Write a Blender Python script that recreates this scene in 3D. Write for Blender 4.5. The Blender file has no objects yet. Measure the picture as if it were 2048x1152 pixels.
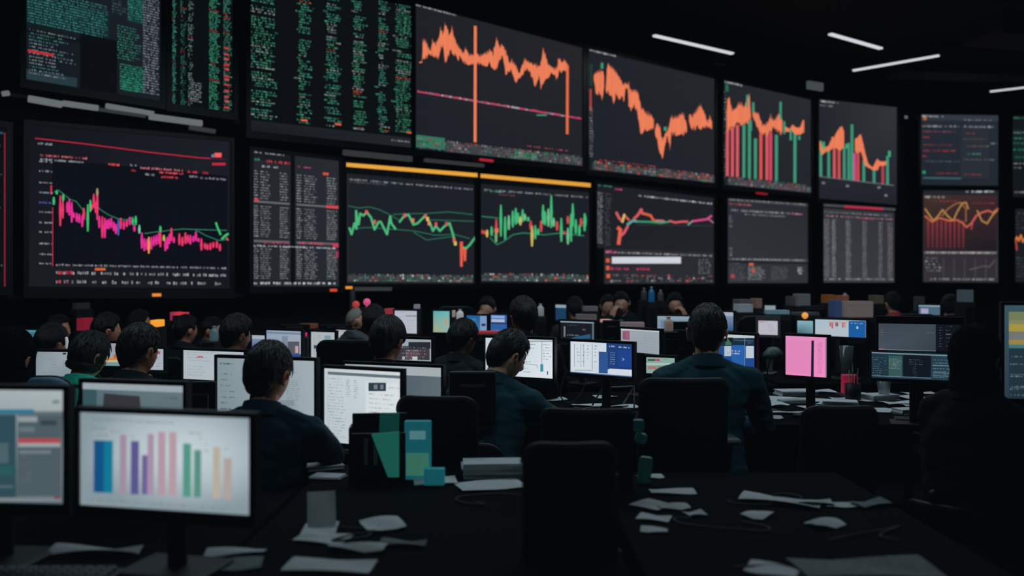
import bpy, bmesh, math, random
from mathutils import Vector, Matrix, noise
random.seed(7)
F, CX, HY, CZ = 1700.0, 1024.0, 568.0, 1.5      # focal length (px), principal column, horizon row, eye height (m)
CAM = Vector((0, 0, CZ))
DZ = 0.76                                        # desk height
PI = math.pi
COL = bpy.context.scene.collection
def at(px, py, d): return Vector(((px-CX)*d/F, d, CZ-(py-HY)*d/F))
def on_z(px, py, z=DZ):
    d = (CZ-z)*F/(py-HY); return Vector(((px-CX)*d/F, d, z))
def lin(c):
    def f(v):
        v = v/255.0
        return v/12.92 if v <= .04045 else ((v+.055)/1.055)**2.4
    return (f(c[0]), f(c[1]), f(c[2]), 1.0)
# ---------------------------------------------------------------- materials
def mat(name, rgb, rough=.6, metal=0, spec=.5, nscale=0, namp=.25, bump=0, emit=None, estr=0, trans=0, sheen=0, coat=0, aniso=None):
    m = bpy.data.materials.new(name); m.use_nodes = True
    nt = m.node_tree; b = nt.nodes['Principled BSDF']
    col = lin(rgb)
    b.inputs['Base Color'].default_value = col
    b.inputs['Roughness'].default_value = rough; b.inputs['Metallic'].default_value = metal
    b.inputs['Specular IOR Level'].default_value = spec
    if trans: b.inputs['Transmission Weight'].default_value = trans
    if sheen: b.inputs['Sheen Weight'].default_value = sheen
    if coat: b.inputs['Coat Weight'].default_value = coat
    if emit: b.inputs['Emission Color'].default_value = lin(emit); b.inputs['Emission Strength'].default_value = estr
    if nscale:
        tc = nt.nodes.new('ShaderNodeTexCoord'); nz = nt.nodes.new('ShaderNodeTexNoise')
        nz.inputs['Scale'].default_value = nscale; nz.inputs['Detail'].default_value = 5
        nt.links.new(tc.outputs['Object'], nz.inputs['Vector'])
        if aniso:
            mp = nt.nodes.new('ShaderNodeMapping'); mp.inputs['Scale'].default_value = aniso
            nt.links.new(tc.outputs['Object'], mp.inputs['Vector']); nt.links.new(mp.outputs['Vector'], nz.inputs['Vector'])
        cr = nt.nodes.new('ShaderNodeValToRGB')
        cr.color_ramp.elements[0].position = .3; cr.color_ramp.elements[1].position = .7
        cr.color_ramp.elements[0].color = tuple(v*(1-namp) for v in col[:3])+(1,)
        cr.color_ramp.elements[1].color = tuple(min(1, v*(1+namp)) for v in col[:3])+(1,)
        nt.links.new(nz.outputs['Fac'], cr.inputs['Fac']); nt.links.new(cr.outputs['Color'], b.inputs['Base Color'])
        if bump:
            bp = nt.nodes.new('ShaderNodeBump'); bp.inputs['Strength'].default_value = bump; bp.inputs['Distance'].default_value = .01
            nt.links.new(nz.outputs['Fac'], bp.inputs['Height']); nt.links.new(bp.outputs['Normal'], b.inputs['Normal'])
    return m
def emis(name, sample):
    m = bpy.data.materials.new(name); m.use_nodes = True; nt = m.node_tree; nt.nodes.clear()
    a = nt.nodes.new('ShaderNodeAttribute'); a.attribute_name = 'Col'
    e = nt.nodes.new('ShaderNodeEmission'); o = nt.nodes.new('ShaderNodeOutputMaterial')
    nt.links.new(a.outputs['Color'], e.inputs['Color']); nt.links.new(e.outputs['Emission'], o.inputs['Surface'])
    m.cycles.emission_sampling = 'FRONT' if sample else 'NONE'
    return m
M = {}
M['scr'] = emis('screen_glow', True); M['mark'] = emis('screen_marks', False)
M['frame'] = mat('display_frame_black', (16, 18, 21), .45, nscale=40, namp=.15)
M['wall'] = mat('wall_matte_black', (17, 19, 23), .9, nscale=3, namp=.3, bump=.1)
M['ceil'] = mat('ceiling_matte_black', (26, 29, 33), .95, nscale=2, namp=.4, bump=.2)
M['floor'] = mat('floor_dark_carpet', (7, 8, 9), .95, spec=.05, nscale=90, namp=.4, bump=.3)
M['plast'] = mat('black_plastic', (14, 16, 19), .5, spec=.3, nscale=60, namp=.1)
M['gplast'] = mat('grey_plastic', (92, 97, 100), .5, nscale=60, namp=.1)
M['desk'] = mat('dark_desk_laminate', (5, 6, 7), .9, spec=.04, nscale=8, namp=.3, aniso=(1, 8, 1))
M['metal'] = mat('dark_metal', (60, 63, 66), .4, metal=.9, nscale=30, namp=.1)
M['duct'] = mat('duct_metal', (44, 48, 52), .6, metal=.3, nscale=5, namp=.2)
M['chair'] = mat('black_mesh_fabric', (11, 12, 14), .9, spec=.1, nscale=250, namp=.4, bump=.2)
M['chairedge'] = mat('grey_chair_rim', (40, 43, 47), .5, nscale=60, namp=.1)
M['paper'] = mat('white_paper', (198, 203, 208), .8, nscale=14, namp=.06)
M['print'] = mat('printed_grey', (104, 112, 116), .8, nscale=60, namp=.2)
M['hair'] = mat('black_hair', (9, 9, 11), .36, spec=.5, nscale=70, namp=.4, bump=.9, aniso=(6, 6, .8))
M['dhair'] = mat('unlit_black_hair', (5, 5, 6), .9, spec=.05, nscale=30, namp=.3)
M['ghair'] = mat('grey_hair', (150, 140, 132), .6, nscale=80, namp=.3, bump=.3)
M['skin'] = mat('skin_tan', (224, 150, 120), .55, nscale=25, namp=.1, bump=.05)
M['skinp'] = mat('skin_pale', (238, 176, 146), .55, nscale=25, namp=.1, bump=.05)
M['eye'] = mat('eye_white', (190, 188, 184), .25, nscale=9, namp=.05)
M['trouser'] = mat('dark_trousers', (12, 14, 18), .9, spec=.1, nscale=120, namp=.3, bump=.1)
M['shoe'] = mat('black_shoe', (10, 10, 11), .3, nscale=20, namp=.1)
_cm = {}
def cmat(rgb, rough=.6, kind='cloth', **k):
    key = (rgb, rough, kind)
    if key not in _cm: _cm[key] = mat('%s_%d_%d_%d' % ((kind,)+rgb), rgb, rough, nscale=k.pop('nscale', 70), namp=.15, bump=.08, **k)
    return _cm[key]
# ---------------------------------------------------------------- object helpers
def link(name, me, parent=None, loc=None):
    o = bpy.data.objects.new(name, me); COL.objects.link(o)
    if parent is not None: o.parent = parent
    if loc is not None: o.location = loc
    return o
def tag(o, label=None, cat=None, group=None, kind=None):
    if label: o['label'] = label
    if cat: o['category'] = cat
    if group: o['group'] = group
    if kind: o['kind'] = kind
    return o
def thing(name, label, cat, loc=(0, 0, 0), rz=0, group=None):
    o = bpy.data.objects.new(name, None); COL.objects.link(o); o.empty_display_size = .1
    o.location = loc; o.rotation_euler = (0, 0, rz); return tag(o, label, cat, group)
def mesh_bm(bm, name, m, smooth=False):
    bmesh.ops.recalc_face_normals(bm, faces=bm.faces)
    me = bpy.data.meshes.new(name); bm.to_mesh(me); bm.free(); me.materials.append(m)
    if smooth:
        for p in me.polygons: p.use_smooth = True
    return me
def obj(name, bm, m, parent=None, smooth=False, loc=None):
    return link(name, mesh_bm(bm, name, m, smooth), parent, loc)
def box(bm, c, s, bev=0, rot=None, seg=2):
    mt = Matrix.Translation(Vector(c)) @ (rot.to_4x4() if rot is not None else Matrix.Identity(4)) @ Matrix.Diagonal((s[0], s[1], s[2], 1))
    r = bmesh.ops.create_cube(bm, size=1, matrix=mt)
    if bev:
        es = list({e for v in r['verts'] for e in v.link_edges})
        bmesh.ops.bevel(bm, geom=es, offset=bev, segments=seg, affect='EDGES', profile=.5)
def BX(*boxes):
    bm = bmesh.new()
    for b in boxes: box(bm, *b)
    return bm
def ring_loft(bm, rings, cap=True):
    vs = [[bm.verts.new(p) for p in r] for r in rings]
    n = len(vs[0])
    for a, b in zip(vs, vs[1:]):
        for i in range(n): bm.faces.new((a[i], a[(i+1) % n], b[(i+1) % n], b[i]))
    if cap:
        bm.faces.new(vs[0][::-1]); bm.faces.new(vs[-1])
def tube(bm, pts, radii, n=12, round_caps=True, flat=None):
    pts = [Vector(p) for p in pts]
    if not hasattr(radii, '__len__'): radii = [radii]*len(pts)
    P, R = list(pts), list(radii)
    if round_caps:
        d0 = (pts[0]-pts[1]).normalized(); d1 = (pts[-1]-pts[-2]).normalized()
        pre, post = [], []
        for a in (80, 50, 25):
            t = math.radians(a); pre.append((pts[0]+d0*R[0]*math.sin(t), radii[0]*math.cos(t)))
        for a in (25, 50, 80):
            t = math.radians(a); post.append((pts[-1]+d1*radii[-1]*math.sin(t), radii[-1]*math.cos(t)))
        P = [p for p, _ in pre]+pts+[p for p, _ in post]; R = [r for _, r in pre]+list(radii)+[r for _, r in post]
    rings = []; prev = None
    for i, p in enumerate(P):
        t = (P[min(i+1, len(P)-1)]-P[max(i-1, 0)]).normalized()
        if prev is None:
            a = Vector((0, 0, 1)) if abs(t.z) < .9 else Vector((0, 1, 0)); x = t.cross(a).normalized()
        else: x = (prev-t*prev.dot(t)).normalized()
        prev = x; y = t.cross(x)
        rings.append([p+x*math.cos(2*PI*k/n)*R[i]+y*math.sin(2*PI*k/n)*R[i]*(flat or 1) for k in range(n)])
    ring_loft(bm, rings)
def lathe(bm, prof, n=24, c=(0, 0, 0)):
    ring_loft(bm, [[Vector((c[0]+r*math.cos(2*PI*k/n), c[1]+r*math.sin(2*PI*k/n), c[2]+z)) for k in range(n)] for r, z in prof])
def dup_tree(o, parent=None):
    c = o.copy(); COL.objects.link(c); c.parent = parent
    for ch in list(o.children): dup_tree(ch, c)
    return c
# ---------------------------------------------------------------- displays: flat coloured marks on a screen face
class Disp:
    def __init__(s, O, u, q, eps):
        s.O = Vector((O[0], O[1], 0)); s.u = Vector((u[0], u[1], 0)).normalized(); s.b = Vector((-s.u.y, s.u.x, 0)); s.eps = eps
        x0, x1, ytl, ytr, ybl, ybr = q
        s.q = [s.hit(x0, ytl), s.hit(x1, ytr), s.hit(x1, ybr), s.hit(x0, ybl)]   # TL TR BR BL in (x, z)
        s.polys = []
    def rectify(s):
        x0 = (s.q[0][0]+s.q[3][0])/2; x1 = (s.q[1][0]+s.q[2][0])/2; zt = (s.q[0][1]+s.q[1][1])/2; zb = (s.q[2][1]+s.q[3][1])/2
        s.q = [(x0, zt), (x1, zt), (x1, zb), (x0, zb)]
    def hit(s, px, py):
        r = Vector(((px-CX)/F, 1, -(py-HY)/F)); t = ((s.O-CAM).xy.dot(s.b.xy))/(r.xy.dot(s.b.xy))
        w = CAM+r*t; return ((w-s.O).xy.dot(s.u.xy), w.z)
    def uv(s, u, v):
        a, b, c, d = s.q
        return ((a[0]*(1-u)+b[0]*u)*(1-v)+(d[0]*(1-u)+c[0]*u)*v, (a[1]*(1-u)+b[1]*u)*(1-v)+(d[1]*(1-u)+c[1]*u)*v)
    def toU(s, px, py):                              # approximate uv of a photo point
        x, z = s.hit(px, py); a, b, c, d = s.q
        u = (x-a[0])/(b[0]-a[0]); zt = a[1]*(1-u)+b[1]*u; zb = d[1]*(1-u)+c[1]*u
        return u, (zt-z)/(zt-zb)
    def poly(s, pts, c, l=1): s.polys.append((pts, c, l))
    def rect(s, u0, v0, u1, v1, c, l=1): s.poly([s.uv(u0, v0), s.uv(u1, v0), s.uv(u1, v1), s.uv(u0, v1)], c, l)
    def grad(s, u0, v0, u1, v1, cs, l=1):           # cs: colours at TL TR BR BL
        s.poly([s.uv(u0, v0), s.uv(u1, v0), s.uv(u1, v1), s.uv(u0, v1)], ('g', cs), l)
    def bg(s, c):
        if isinstance(c[0], tuple): s.grad(0, 0, 1, 1, c, 0)
        else: s.rect(0, 0, 1, 1, c, 0)
    def prect(s, x0, y0, x1, y1, c, l=2): s.poly([s.hit(x0, y0), s.hit(x1, y0), s.hit(x1, y1), s.hit(x0, y1)], c, l)
    def pquad(s, a, b, c_, d, c, l=2): s.poly([s.hit(*a), s.hit(*b), s.hit(*c_), s.hit(*d)], c, l)
    def pline(s, pts, w, c, l=2):                    # photo points, width w in px
        for (xa, ya), (xb, yb) in zip(pts, pts[1:]):
            L = math.hypot(xb-xa, yb-ya) or 1; nx, ny = -(yb-ya)/L*w/2, (xb-xa)/L*w/2
            ex, ey = (xb-xa)/L*w*.3, (yb-ya)/L*w*.3
            s.poly([s.hit(xa-nx-ex, ya-ny-ey), s.hit(xb-nx+ex, yb-ny+ey), s.hit(xb+nx+ex, yb+ny+ey), s.hit(xa+nx-ex, ya+ny-ey)], c, l)
    def env(s, pts, c, jit=11, step=2.1, l=3):        # ragged band chart from (x, top, bottom) key points
        prev = None; up = False
        for (a, b) in zip(pts, pts[1:]):
            x = a[0]
            while x < b[0]:
                t = (x-a[0])/(b[0]-a[0]); up = not up; T = a[1]*(1-t)+b[1]*t; B = a[2]*(1-t)+b[2]*t; j = min(jit, .36*(B-T))
                T2 = T+(random.uniform(.35, 1) if up else random.uniform(-.12, .15))*j; B2 = B-(random.uniform(.35, 1) if random.random() < .5 else random.uniform(-.12, .15))*j
                cur = (x, T2, B2)
                if prev: s.pquad((prev[0], prev[1]), (cur[0]+.3, cur[1]), (cur[0]+.3, cur[2]), (prev[0], prev[2]), c, l)
                if random.random() < .3: s.pquad((x-.9, T2), (x-.2, T2-j*.2), (x-.2, B2), (x-.9, B2), tuple(k*.9 for k in c), l+1)
                prev = cur; x += step*random.uniform(.7, 1.4)
    def field(s, cc, ce, n=7, pw=1.6, cu=.5, cv=.5):  # vignette painted into the screen, centre colour to edge colour
        def col(u, v):
            r = min(1, (((u-cu)/.6)**2+((v-cv)/.6)**2)**.5)**pw; return tuple(a_*(1-r)+b_*r for a_, b_ in zip(cc, ce))
        for i in range(n):
            for j in range(n):
                a0, a1, b0, b1 = i/n, (i+1)/n, j/n, (j+1)/n; s.grad(a0, b0, a1, b1, (col(a0, b0), col(a1, b0), col(a1, b1), col(a0, b1)), 0)
    def spikes(s, lst, w, pal, l=3):
        for x, a, b, c in lst:
            s.pquad((x-w*.25, a), (x+w*.25, a), (x+w*.5, (a+b)/2), (x-w*.5, (a+b)/2), pal[c], l)
            s.pquad((x-w*.5, (a+b)/2), (x+w*.5, (a+b)/2), (x+w*.3, b), (x-w*.3, b), pal[c], l)
    def txt(s, u0, v, u1, h, c, fill=.82, l=4):       # one line of small characters
        W = abs(s.q[1][0]-s.q[0][0]); H = abs(s.q[0][1]-s.q[3][1]); st = h*H/W*.62
        st = max(st, .0045); u = u0; word = random.randint(2, 8)
        while u+st*.8 < u1:
            if word <= 0: word = random.randint(2, 9); u += st; continue
            if random.random() < fill:
                k = random.uniform(.0, .35)*h; f = random.uniform(.65, 1.15)
                cc = tuple(min(255, x*f) for x in c)
                s.rect(u, v+k, u+st*random.uniform(.55, .85), v+h*random.uniform(.8, 1), cc, l)
            word -= 1; u += st
    def rows(s, u0, v0, u1, v1, n, c, hf=.55, fill=.8, alt=None, p=0, ragged=.3):
        dv = (v1-v0)/n
        for i in range(n):
            cc = alt if (alt and random.random() < p) else c
            s.txt(u0, v0+i*dv, u1-random.uniform(0, ragged)*(u1-u0), dv*hf, cc, fill)
    def strip(s, u0, v0, u1, v1, n, rws, pal, p=.85, l=4):
        for r in range(rws):
            for i in range(n):
                if random.random() < p:
                    a = u0+(u1-u0)*(i+random.uniform(0, .3))/n; b = u0+(u1-u0)*(i+random.uniform(.6, 1))/n
                    va = v0+(v1-v0)*(r+random.uniform(0, .3))/rws; vb = v0+(v1-v0)*(r+random.uniform(.6, 1))/rws
                    c = random.choice(pal); f = random.uniform(.45, 1.0); s.rect(a, va, b, vb, tuple(x*f for x in c), l)
    def gridlines(s, nu, nv, c, w=.002, box_=(0, 0, 1, 1)):
        u0, v0, u1, v1 = box_
        for i in range(1, nu): a = u0+(u1-u0)*i/nu; s.rect(a, v0, a+w, v1, c, 1)
        for i in range(1, nv): a = v0+(v1-v0)*i/nv; s.rect(u0, a, u1, a+w*1.5, c, 1)
    def mesh(s, x0, z0, name='screen'):
        verts, faces, cols, mi = [], [], [], []; k_ = getattr(s, 'sat', .86)
        def lin2(c):
            g = .3*c[0]+.59*c[1]+.11*c[2]; return lin(tuple(g+(v-g)*k_ for v in c))
        for pts, c, l in s.polys:
            n = len(verts)
            if pts[0][0] > pts[1][0]: pass
            for x, z in pts: verts.append((x-x0, -.004-l*s.eps, z-z0))
            faces.append((n+3, n+2, n+1, n)); mi.append(0 if l == 0 else 1)
            if c[0] == 'g': cs = [lin2(k) for k in c[1]]
            else: cs = [lin2(c)]*4
            cols += [cs[3], cs[2], cs[1], cs[0]]
        me = bpy.data.meshes.new(name); me.from_pydata(verts, [], faces)
        at_ = me.color_attributes.new('Col', 'FLOAT_COLOR', 'CORNER')
        at_.data.foreach_set('color', [v for c in cols for v in c])
        me.materials.append(M['scr']); me.materials.append(M['mark']); me.polygons.foreach_set('material_index', mi); me.update()
        return me
def frame_ring(bm, q, m, y0, y1):                     # picture-frame ring round a screen quad, margins m=(l, t, r, b)
    o = [(q[0][0]-m[0], q[0][1]+m[1]), (q[1][0]+m[2], q[1][1]+m[1]), (q[2][0]+m[2], q[2][1]-m[3]), (q[3][0]-m[0], q[3][1]-m[3])]
    V = lambda p, y: bm.verts.new((p[0], y, p[1]))
    fo = [V(p, y0) for p in o]; fi = [V(p, y0) for p in q]; bo = [V(p, y1) for p in o]; ii = [V(p, -.003) for p in q]
    for k in range(4):
        j = (k+1) % 4
        bm.faces.new((fo[k], fo[j], fi[j], fi[k])); bm.faces.new((fo[k], bo[k], bo[j], fo[j])); bm.faces.new((fi[k], fi[j], ii[j], ii[k]))
    bm.faces.new(bo); bm.faces.new(ii[::-1])
# ---------------------------------------------------------------- the room
def struct(name, bm, m): o = obj(name, bm, m); o['kind'] = 'structure'; return o
W0 = Vector((-5.364, 8.906, 0)); WU = Vector((11.83, 9.22, 0)).normalized(); WB = Vector((-WU.y, WU.x, 0))
G0 = Vector((6.52, 18.15, 0)); GU = Vector((2.08, .87, 0)).normalized()
K0 = Vector((9.3, 19.75, 0)); KU = Vector((1, 0, 0))
struct('floor', BX(((2, 9, -.05), (30, 30, .1))), M['floor'])
struct('ceiling', BX(((2, 9, 6.55), (30, 30, .1))), M['ceil'])
def wall_slab(name, a, b, off=.5, th=.2):
    u = (b-a).normalized(); bk = Vector((-u.y, u.x, 0)); c = (a+b)/2+bk*(off+th/2)
    struct(name, BX(((c.x, c.y, 3.25), ((b-a).length+.3, th, 6.5), 0, Matrix.Rotation(math.atan2(u.y, u.x), 3, 'Z'))), M['wall'])
wall_slab('wall_back', W0-WU*6.5, G0-WU*.2+GU*0); wall_slab('wall_back_bend', G0, G0+GU*2.9); wall_slab('wall_right', K0, K0+KU*6)
# shelf that carries the desks' wall services under the displays
bm = bmesh.new()
for a, b, z in ((W0-WU*3, G0, 1.36), (W0-WU*3, G0, 3.53)):
    u = (b-a).normalized(); c = (a+b)/2+Vector((-u.y, u.x, 0))*.3
    box(bm, (c.x, c.y, z), ((b-a).length, .3, .05), 0, Matrix.Rotation(math.atan2(u.y, u.x), 3, 'Z'))
struct('trim_1', bm, M['frame'])
bm = bmesh.new()
for i in range(7):
    box(bm, (1+i*1.9, 9+i*1.1, 6.38), (.16, 14, .22), 0, Matrix.Rotation(-.9, 3, 'Z'))
struct('ceiling_beam', bm, M['ceil'])
for c, sz, rz, lb in (((10.2, 15.0, 5.85), (4.6, .9, .4), .25, 'dim grey rectangular air duct under the ceiling at upper right'), ((11.0, 18.2, 5.98), (6, .7, .2), .12, 'flat dark air duct above the far right displays')):
    t = thing('air_duct', lb, 'duct', c, rz); obj('duct_body', BX(((0, 0, 0), sz, .04)), M['duct'], t)
    for x in (-1.6, 0, 1.6):
        bm = bmesh.new(); tube(bm, [(x, 0, sz[2]/2), (x, 0, 6.5-c[2])], .012, 6); obj('hanger_rod', bm, M['metal'], t)
# ceiling light bars (lit)
LB = mat('light_bar_tube', (215, 218, 222), .5, emit=(214, 216, 222), estr=1.0)
def light_bar(p0, p1, Z, label, w=.075):
    a = at(p0[0], p0[1], Z*F/(HY-p0[1])); b = at(p1[0], p1[1], Z*F/(HY-p1[1])); c = (a+b)/2; d = b-a
    t = thing('ceiling_light_bar', label, 'ceiling light', c, math.atan2(d.y, d.x), 'linear light bars hung below the ceiling')
    L = d.length
    obj('housing', BX(((0, 0, .045), (L+.06, w*1.25, .07), .008)), M['frame'], t)
    obj('diffuser', BX(((0, 0, 0), (L, w, .03), .006)), LB, t)
    for x in (-L*.35, L*.35):
        bm = bmesh.new(); tube(bm, [(x, 0, .07), (x, 0, 6.5-c.z)], .006, 6); obj('suspension_wire', bm, M['metal'], t)
    li = bpy.data.lights.new('bar_glow', 'AREA'); li.shape = 'RECTANGLE'; li.size = L; li.size_y = w; li.energy = 6; li.color = (.9, .95, 1)
    lo = link('bar_glow', li, t, (0, 0, -.03))
light_bar((1308, 71), (1465, 107), 4.0, 'slanting white light bar above the second tall orange chart')
light_bar((1660, 68), (1762, 97), 4.0, 'short slanting white light bar, highest of the lit bars')
light_bar((1878, 111), (1706, 141), 4.0, 'long white light bar sloping the other way at upper right')
light_bar((2090, 170), (1980, 183), 4.0, 'thin white light bar above the far right display, cut by the frame edge', .06)
# ---------------------------------------------------------------- wall displays
OR = (250, 122, 78); GR = (56, 152, 120); RD = (226, 84, 94); PK = (222, 66, 138); TX = (140, 144, 152); WT = (190, 194, 200); GD = (38, 40, 50); LG = (70, 200, 130); YE = (222, 190, 84)
MIX = [(120, 125, 130), (92, 128, 118), (60, 140, 105), (150, 150, 152), (190, 80, 84), (88, 92, 100)]
displays = []
def wall_disp(q, label, plane=0, m=(.06, .06, .06, .09), group='wall displays'):
    O, u = ((W0, WU), (G0, GU), (K0, KU))[plane]
    d = Disp(O, u, q, .0035); d.label = label; d.m = m; d.group = group; displays.append(d); return d
def finish_disp(d, leds=()):
    q = d.q; xc = (q[0][0]+q[1][0])/2; zc = min(q[2][1], q[3][1])
    w = d.O+d.u*xc; rz = math.atan2(d.u.y, d.u.x)
    t = thing('wall_display', d.label, 'display', (w.x, w.y, zc), rz, d.group)
    Q = [(x-xc, z-zc) for x, z in q]
    bm = bmesh.new(); frame_ring(bm, Q, d.m, -.035, .10); obj('bezel', bm, M['frame'], t)
    link('screen', d.mesh(xc, zc), t)
    wd = Q[1][0]-Q[0][0]
    obj('wall_bracket', BX(((0, .3, (Q[0][1])*.5), (wd*.4, .42, .3), .02)), M['frame'], t)
    for u_, c in leds:
        obj('status_light', BX((((u_-.5)*wd, -.045, -d.m[3]*.6), (.1, .012, .035), .004)), mat('status_light', c, .4, emit=c, estr=.9), t)
# A: green and grey code listing, top left
A = wall_disp((52, 320, -186, -100, 160, 203), 'large dim display of teal and grey code listings, top left')
A.bg(((14, 30, 36), (24, 30, 36), (24, 30, 36), (16, 24, 30)))
A.rect(.38, .66, .66, 1, (9, 12, 16)); A.rect(.0, .70, .38, .725, (12, 18, 22)); A.rect(.0, .5, .6, .66, (14, 40, 44)); A.rect(.74, .3, .87, .52, (16, 52, 52)); A.rect(.72, .80, .88, .96, (14, 56, 50))
A.rows(.01, .46, .6, .67, 13, (52, 128, 122), .62, .92, ragged=.08); A.rows(.62, .28, .74, .50, 12, (60, 84, 92), .6, .7); A.rows(.74, .28, .87, .52, 15, (44, 140, 122), .62, .92, ragged=.1); A.rows(.86, .30, .995, .97, 40, (124, 134, 144), .62, .92, ragged=.08)
A.rows(.66, .56, .86, .78, 13, (44, 128, 112), .6, .8, ragged=.4); A.rows(.68, .80, .88, .97, 11, (44, 150, 116), .62, .92, ragged=.15); A.rows(.02, .70, .37, .97, 14, (116, 128, 136), .55, .72, (60, 120, 112), .3, .5)
A.rect(.01, .823, .19, .838, (200, 36, 48), 5); A.rect(.70, .90, .82, .965, (18, 100, 76), 1); A.rect(0, .94, .36, .995, (36, 56, 64), 1)
finish_disp(A)
# B: narrow green columns
B = wall_disp((343, 465, -94, -52, 208, 226), 'narrow tall display of green and red figures beside the code display')
B.bg((8, 12, 15))
for u0, u1, c, f in ((.01, .08, (60, 170, 130), .8), (.14, .24, (50, 140, 110), .55), (.26, .36, (120, 160, 150), .5), (.60, .80, (60, 175, 135), .85), (.84, .99, (70, 165, 130), .7)):
    B.rows(u0, 0, u1, 1, 70, c, .6, f, (210, 60, 70), .08, .4)
for k in range(12):
    v = .55+k*.037+random.uniform(-.01, .01); B.rect(.85, v, .93, v+.012, (205, 55, 65), 5)
B.rows(.3, .83, .5, .97, 9, (150, 160, 160), .5, .9)
finish_disp(B)
# C: six ragged green columns
C = wall_disp((500, 822, -49, 14, 262, 296), 'wide display of six ragged columns of green figures, top row')
C.bg((10, 13, 16)); C.grad(0, .93, 1, 1, ((28, 31, 37), (32, 35, 42), (34, 37, 44), (22, 25, 30)), 2)
for u0, u1, f in ((.0, .14, .75), (.275, .34, .8), (.44, .52, .85), (.61, .68, .95), (.775, .825, .9), (.89, .99, .85)):
    n = 54
    for i in range(n):
        v = i/n*.92; j = random.choice((0, 0, 0, 0, 0, 0, .012, -.012, random.uniform(-.03, .01)))
        c = (58, 154, 120) if random.random() > .2 else (140, 164, 152)
        if random.random() < .02: c = (204, 80, 60)
        if random.random() < .93: C.txt(u0+max(j, -u0), v, u1+j+random.choice((0, 0, .015, -.02)), .0115, c, f-.12)
for u0 in (.06, .285, .49, .635, .80, .965): C.rect(u0, .885+random.uniform(-.01, .02), u0+.04, .9, (224, 92, 62), 6)
C.txt(.86, .955, .985, .012, (150, 154, 160), .95, 6)
for k in range(150): C.txt(random.uniform(.2, .9), random.uniform(.05, .9), 1, .004, (30, 44, 42), .03)
finish_disp(C)
# D: first orange chart
D = wall_disp((828, 1164, 8, 96, 298, 333), 'display with a long orange band chart crossed by a tall orange spike')
D.bg(((30, 31, 37), (37, 36, 40), (31, 33, 41), (28, 31, 39))); D.gridlines(10, 8, GD, .0012)
D.env([(838, 124, 127), (843, 122, 126), (845, 76, 123), (850, 80, 118), (856, 95, 115), (860, 103, 112), (864, 78, 112), (870, 85, 117), (875, 78, 120), (880, 56, 100), (885, 66, 95), (889, 44, 125), (893, 55, 120), (898, 68, 110), (903, 54, 108), (908, 75, 112), (915, 92, 130), (918, 94, 110), (925, 104, 127), (930, 94, 130), (937, 108, 130), (943, 108, 136), (949, 100, 130), (955, 108, 131), (960, 109, 131), (969, 103, 134), (978, 98, 130), (985, 105, 137), (992, 75, 142), (997, 90, 129), (1004, 88, 111), (1010, 99, 149), (1018, 124, 149), (1022, 117, 142), (1031, 131, 176), (1037, 147, 158), (1041, 134, 158), (1048, 117, 143), (1057, 123, 146), (1069, 127, 173), (1077, 131, 155), (1080, 126, 179), (1085, 95, 176), (1090, 108, 158), (1094, 126, 158), (1102, 133, 149), (1112, 136, 161), (1117, 111, 149), (1122, 125, 146), (1127, 118, 143), (1135, 128, 145)], OR)
D.pquad((946.5, 52), (952, 53), (951.5, 285), (946, 284), OR, 4); D.pquad((1131, 130), (1136, 132), (1135.5, 269), (1130.5, 268), (245, 104, 60), 4)
for x in range(834, 1160, 4):
    y = 183+(x-834)*.166; c = random.choice([(222, 62, 104)]*4+[(150, 110, 130), (170, 172, 180)]); D.prect(x, y-1.2+random.uniform(-.8, .8), x+3.6, y+2.0, c, 2)
D.prect(1072, 229, 1092, 232, (60, 150, 110), 3)
D.strip(.01, .915, .995, .995, 62, 4, MIX); D.rect(.01, .90, .16, .985, (40, 120, 92), 1); D.rect(.16, .925, 1, .995, (58, 64, 68), 1); D.txt(.0, .0, .22, .012, WT, .9); D.txt(.6, .88, .9, .010, RD, .4)
D.rect(.56, .935, .70, .985, (54, 120, 92), 3)
finish_disp(D)
# E: second orange chart, falling
E = wall_disp((1176, 1428, 98, 158, 340, 367), 'display with an orange band chart falling steeply and recovering')
E.bg(((29, 33, 41), (37, 37, 41), (32, 34, 42), (27, 31, 39))); E.gridlines(9, 8, GD, .0015)
E.env([(1187, 149, 170), (1190, 144, 192), (1192, 142, 198), (1196, 139, 190), (1199, 141, 196), (1202.5, 137, 201), (1207, 148, 178)], OR)
E.env([(1211, 167, 183), (1213, 128, 188), (1215, 126, 189), (1221, 134, 193), (1226, 137, 212), (1230, 142, 192), (1233, 146, 195), (1239, 156, 200), (1244, 164, 200), (1247, 167, 210), (1249, 166, 184), (1251, 167, 178), (1254, 166, 182), (1256.5, 163, 215), (1260, 179, 222), (1267, 179, 211), (1272, 179, 226), (1275, 182, 244), (1281, 214, 274), (1286, 218, 263), (1293, 224, 262), (1302, 229, 260), (1306, 235, 258)], OR)
E.env([(1309, 258, 268), (1313, 243, 284), (1318.5, 252, 306), (1323.5, 276, 325), (1327, 270, 306), (1332, 262, 275), (1336, 252, 285), (1338, 244, 300), (1341, 232, 272), (1349.5, 233, 272), (1358, 227, 270), (1366, 228, 272), (1373, 248, 266)], OR)
E.env([(1377, 226, 247), (1382, 229, 261), (1391, 222, 259), (1396, 212, 258), (1400, 208, 260), (1407, 222, 257), (1414, 244, 255), (1418, 230, 257), (1423, 245, 258)], OR)
E.prect(1200, 126, 1205, 138, GR, 4); E.prect(1326, 254, 1332, 262, GR, 4); E.pquad((1178, 178), (1182, 178), (1182, 222), (1178, 222), (180, 64, 56), 3)
E.rows(.005, .48, .035, .9, 20, TX, .5, .9); E.rect(.01, .12, .03, .30, (30, 60, 52), 2)
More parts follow.
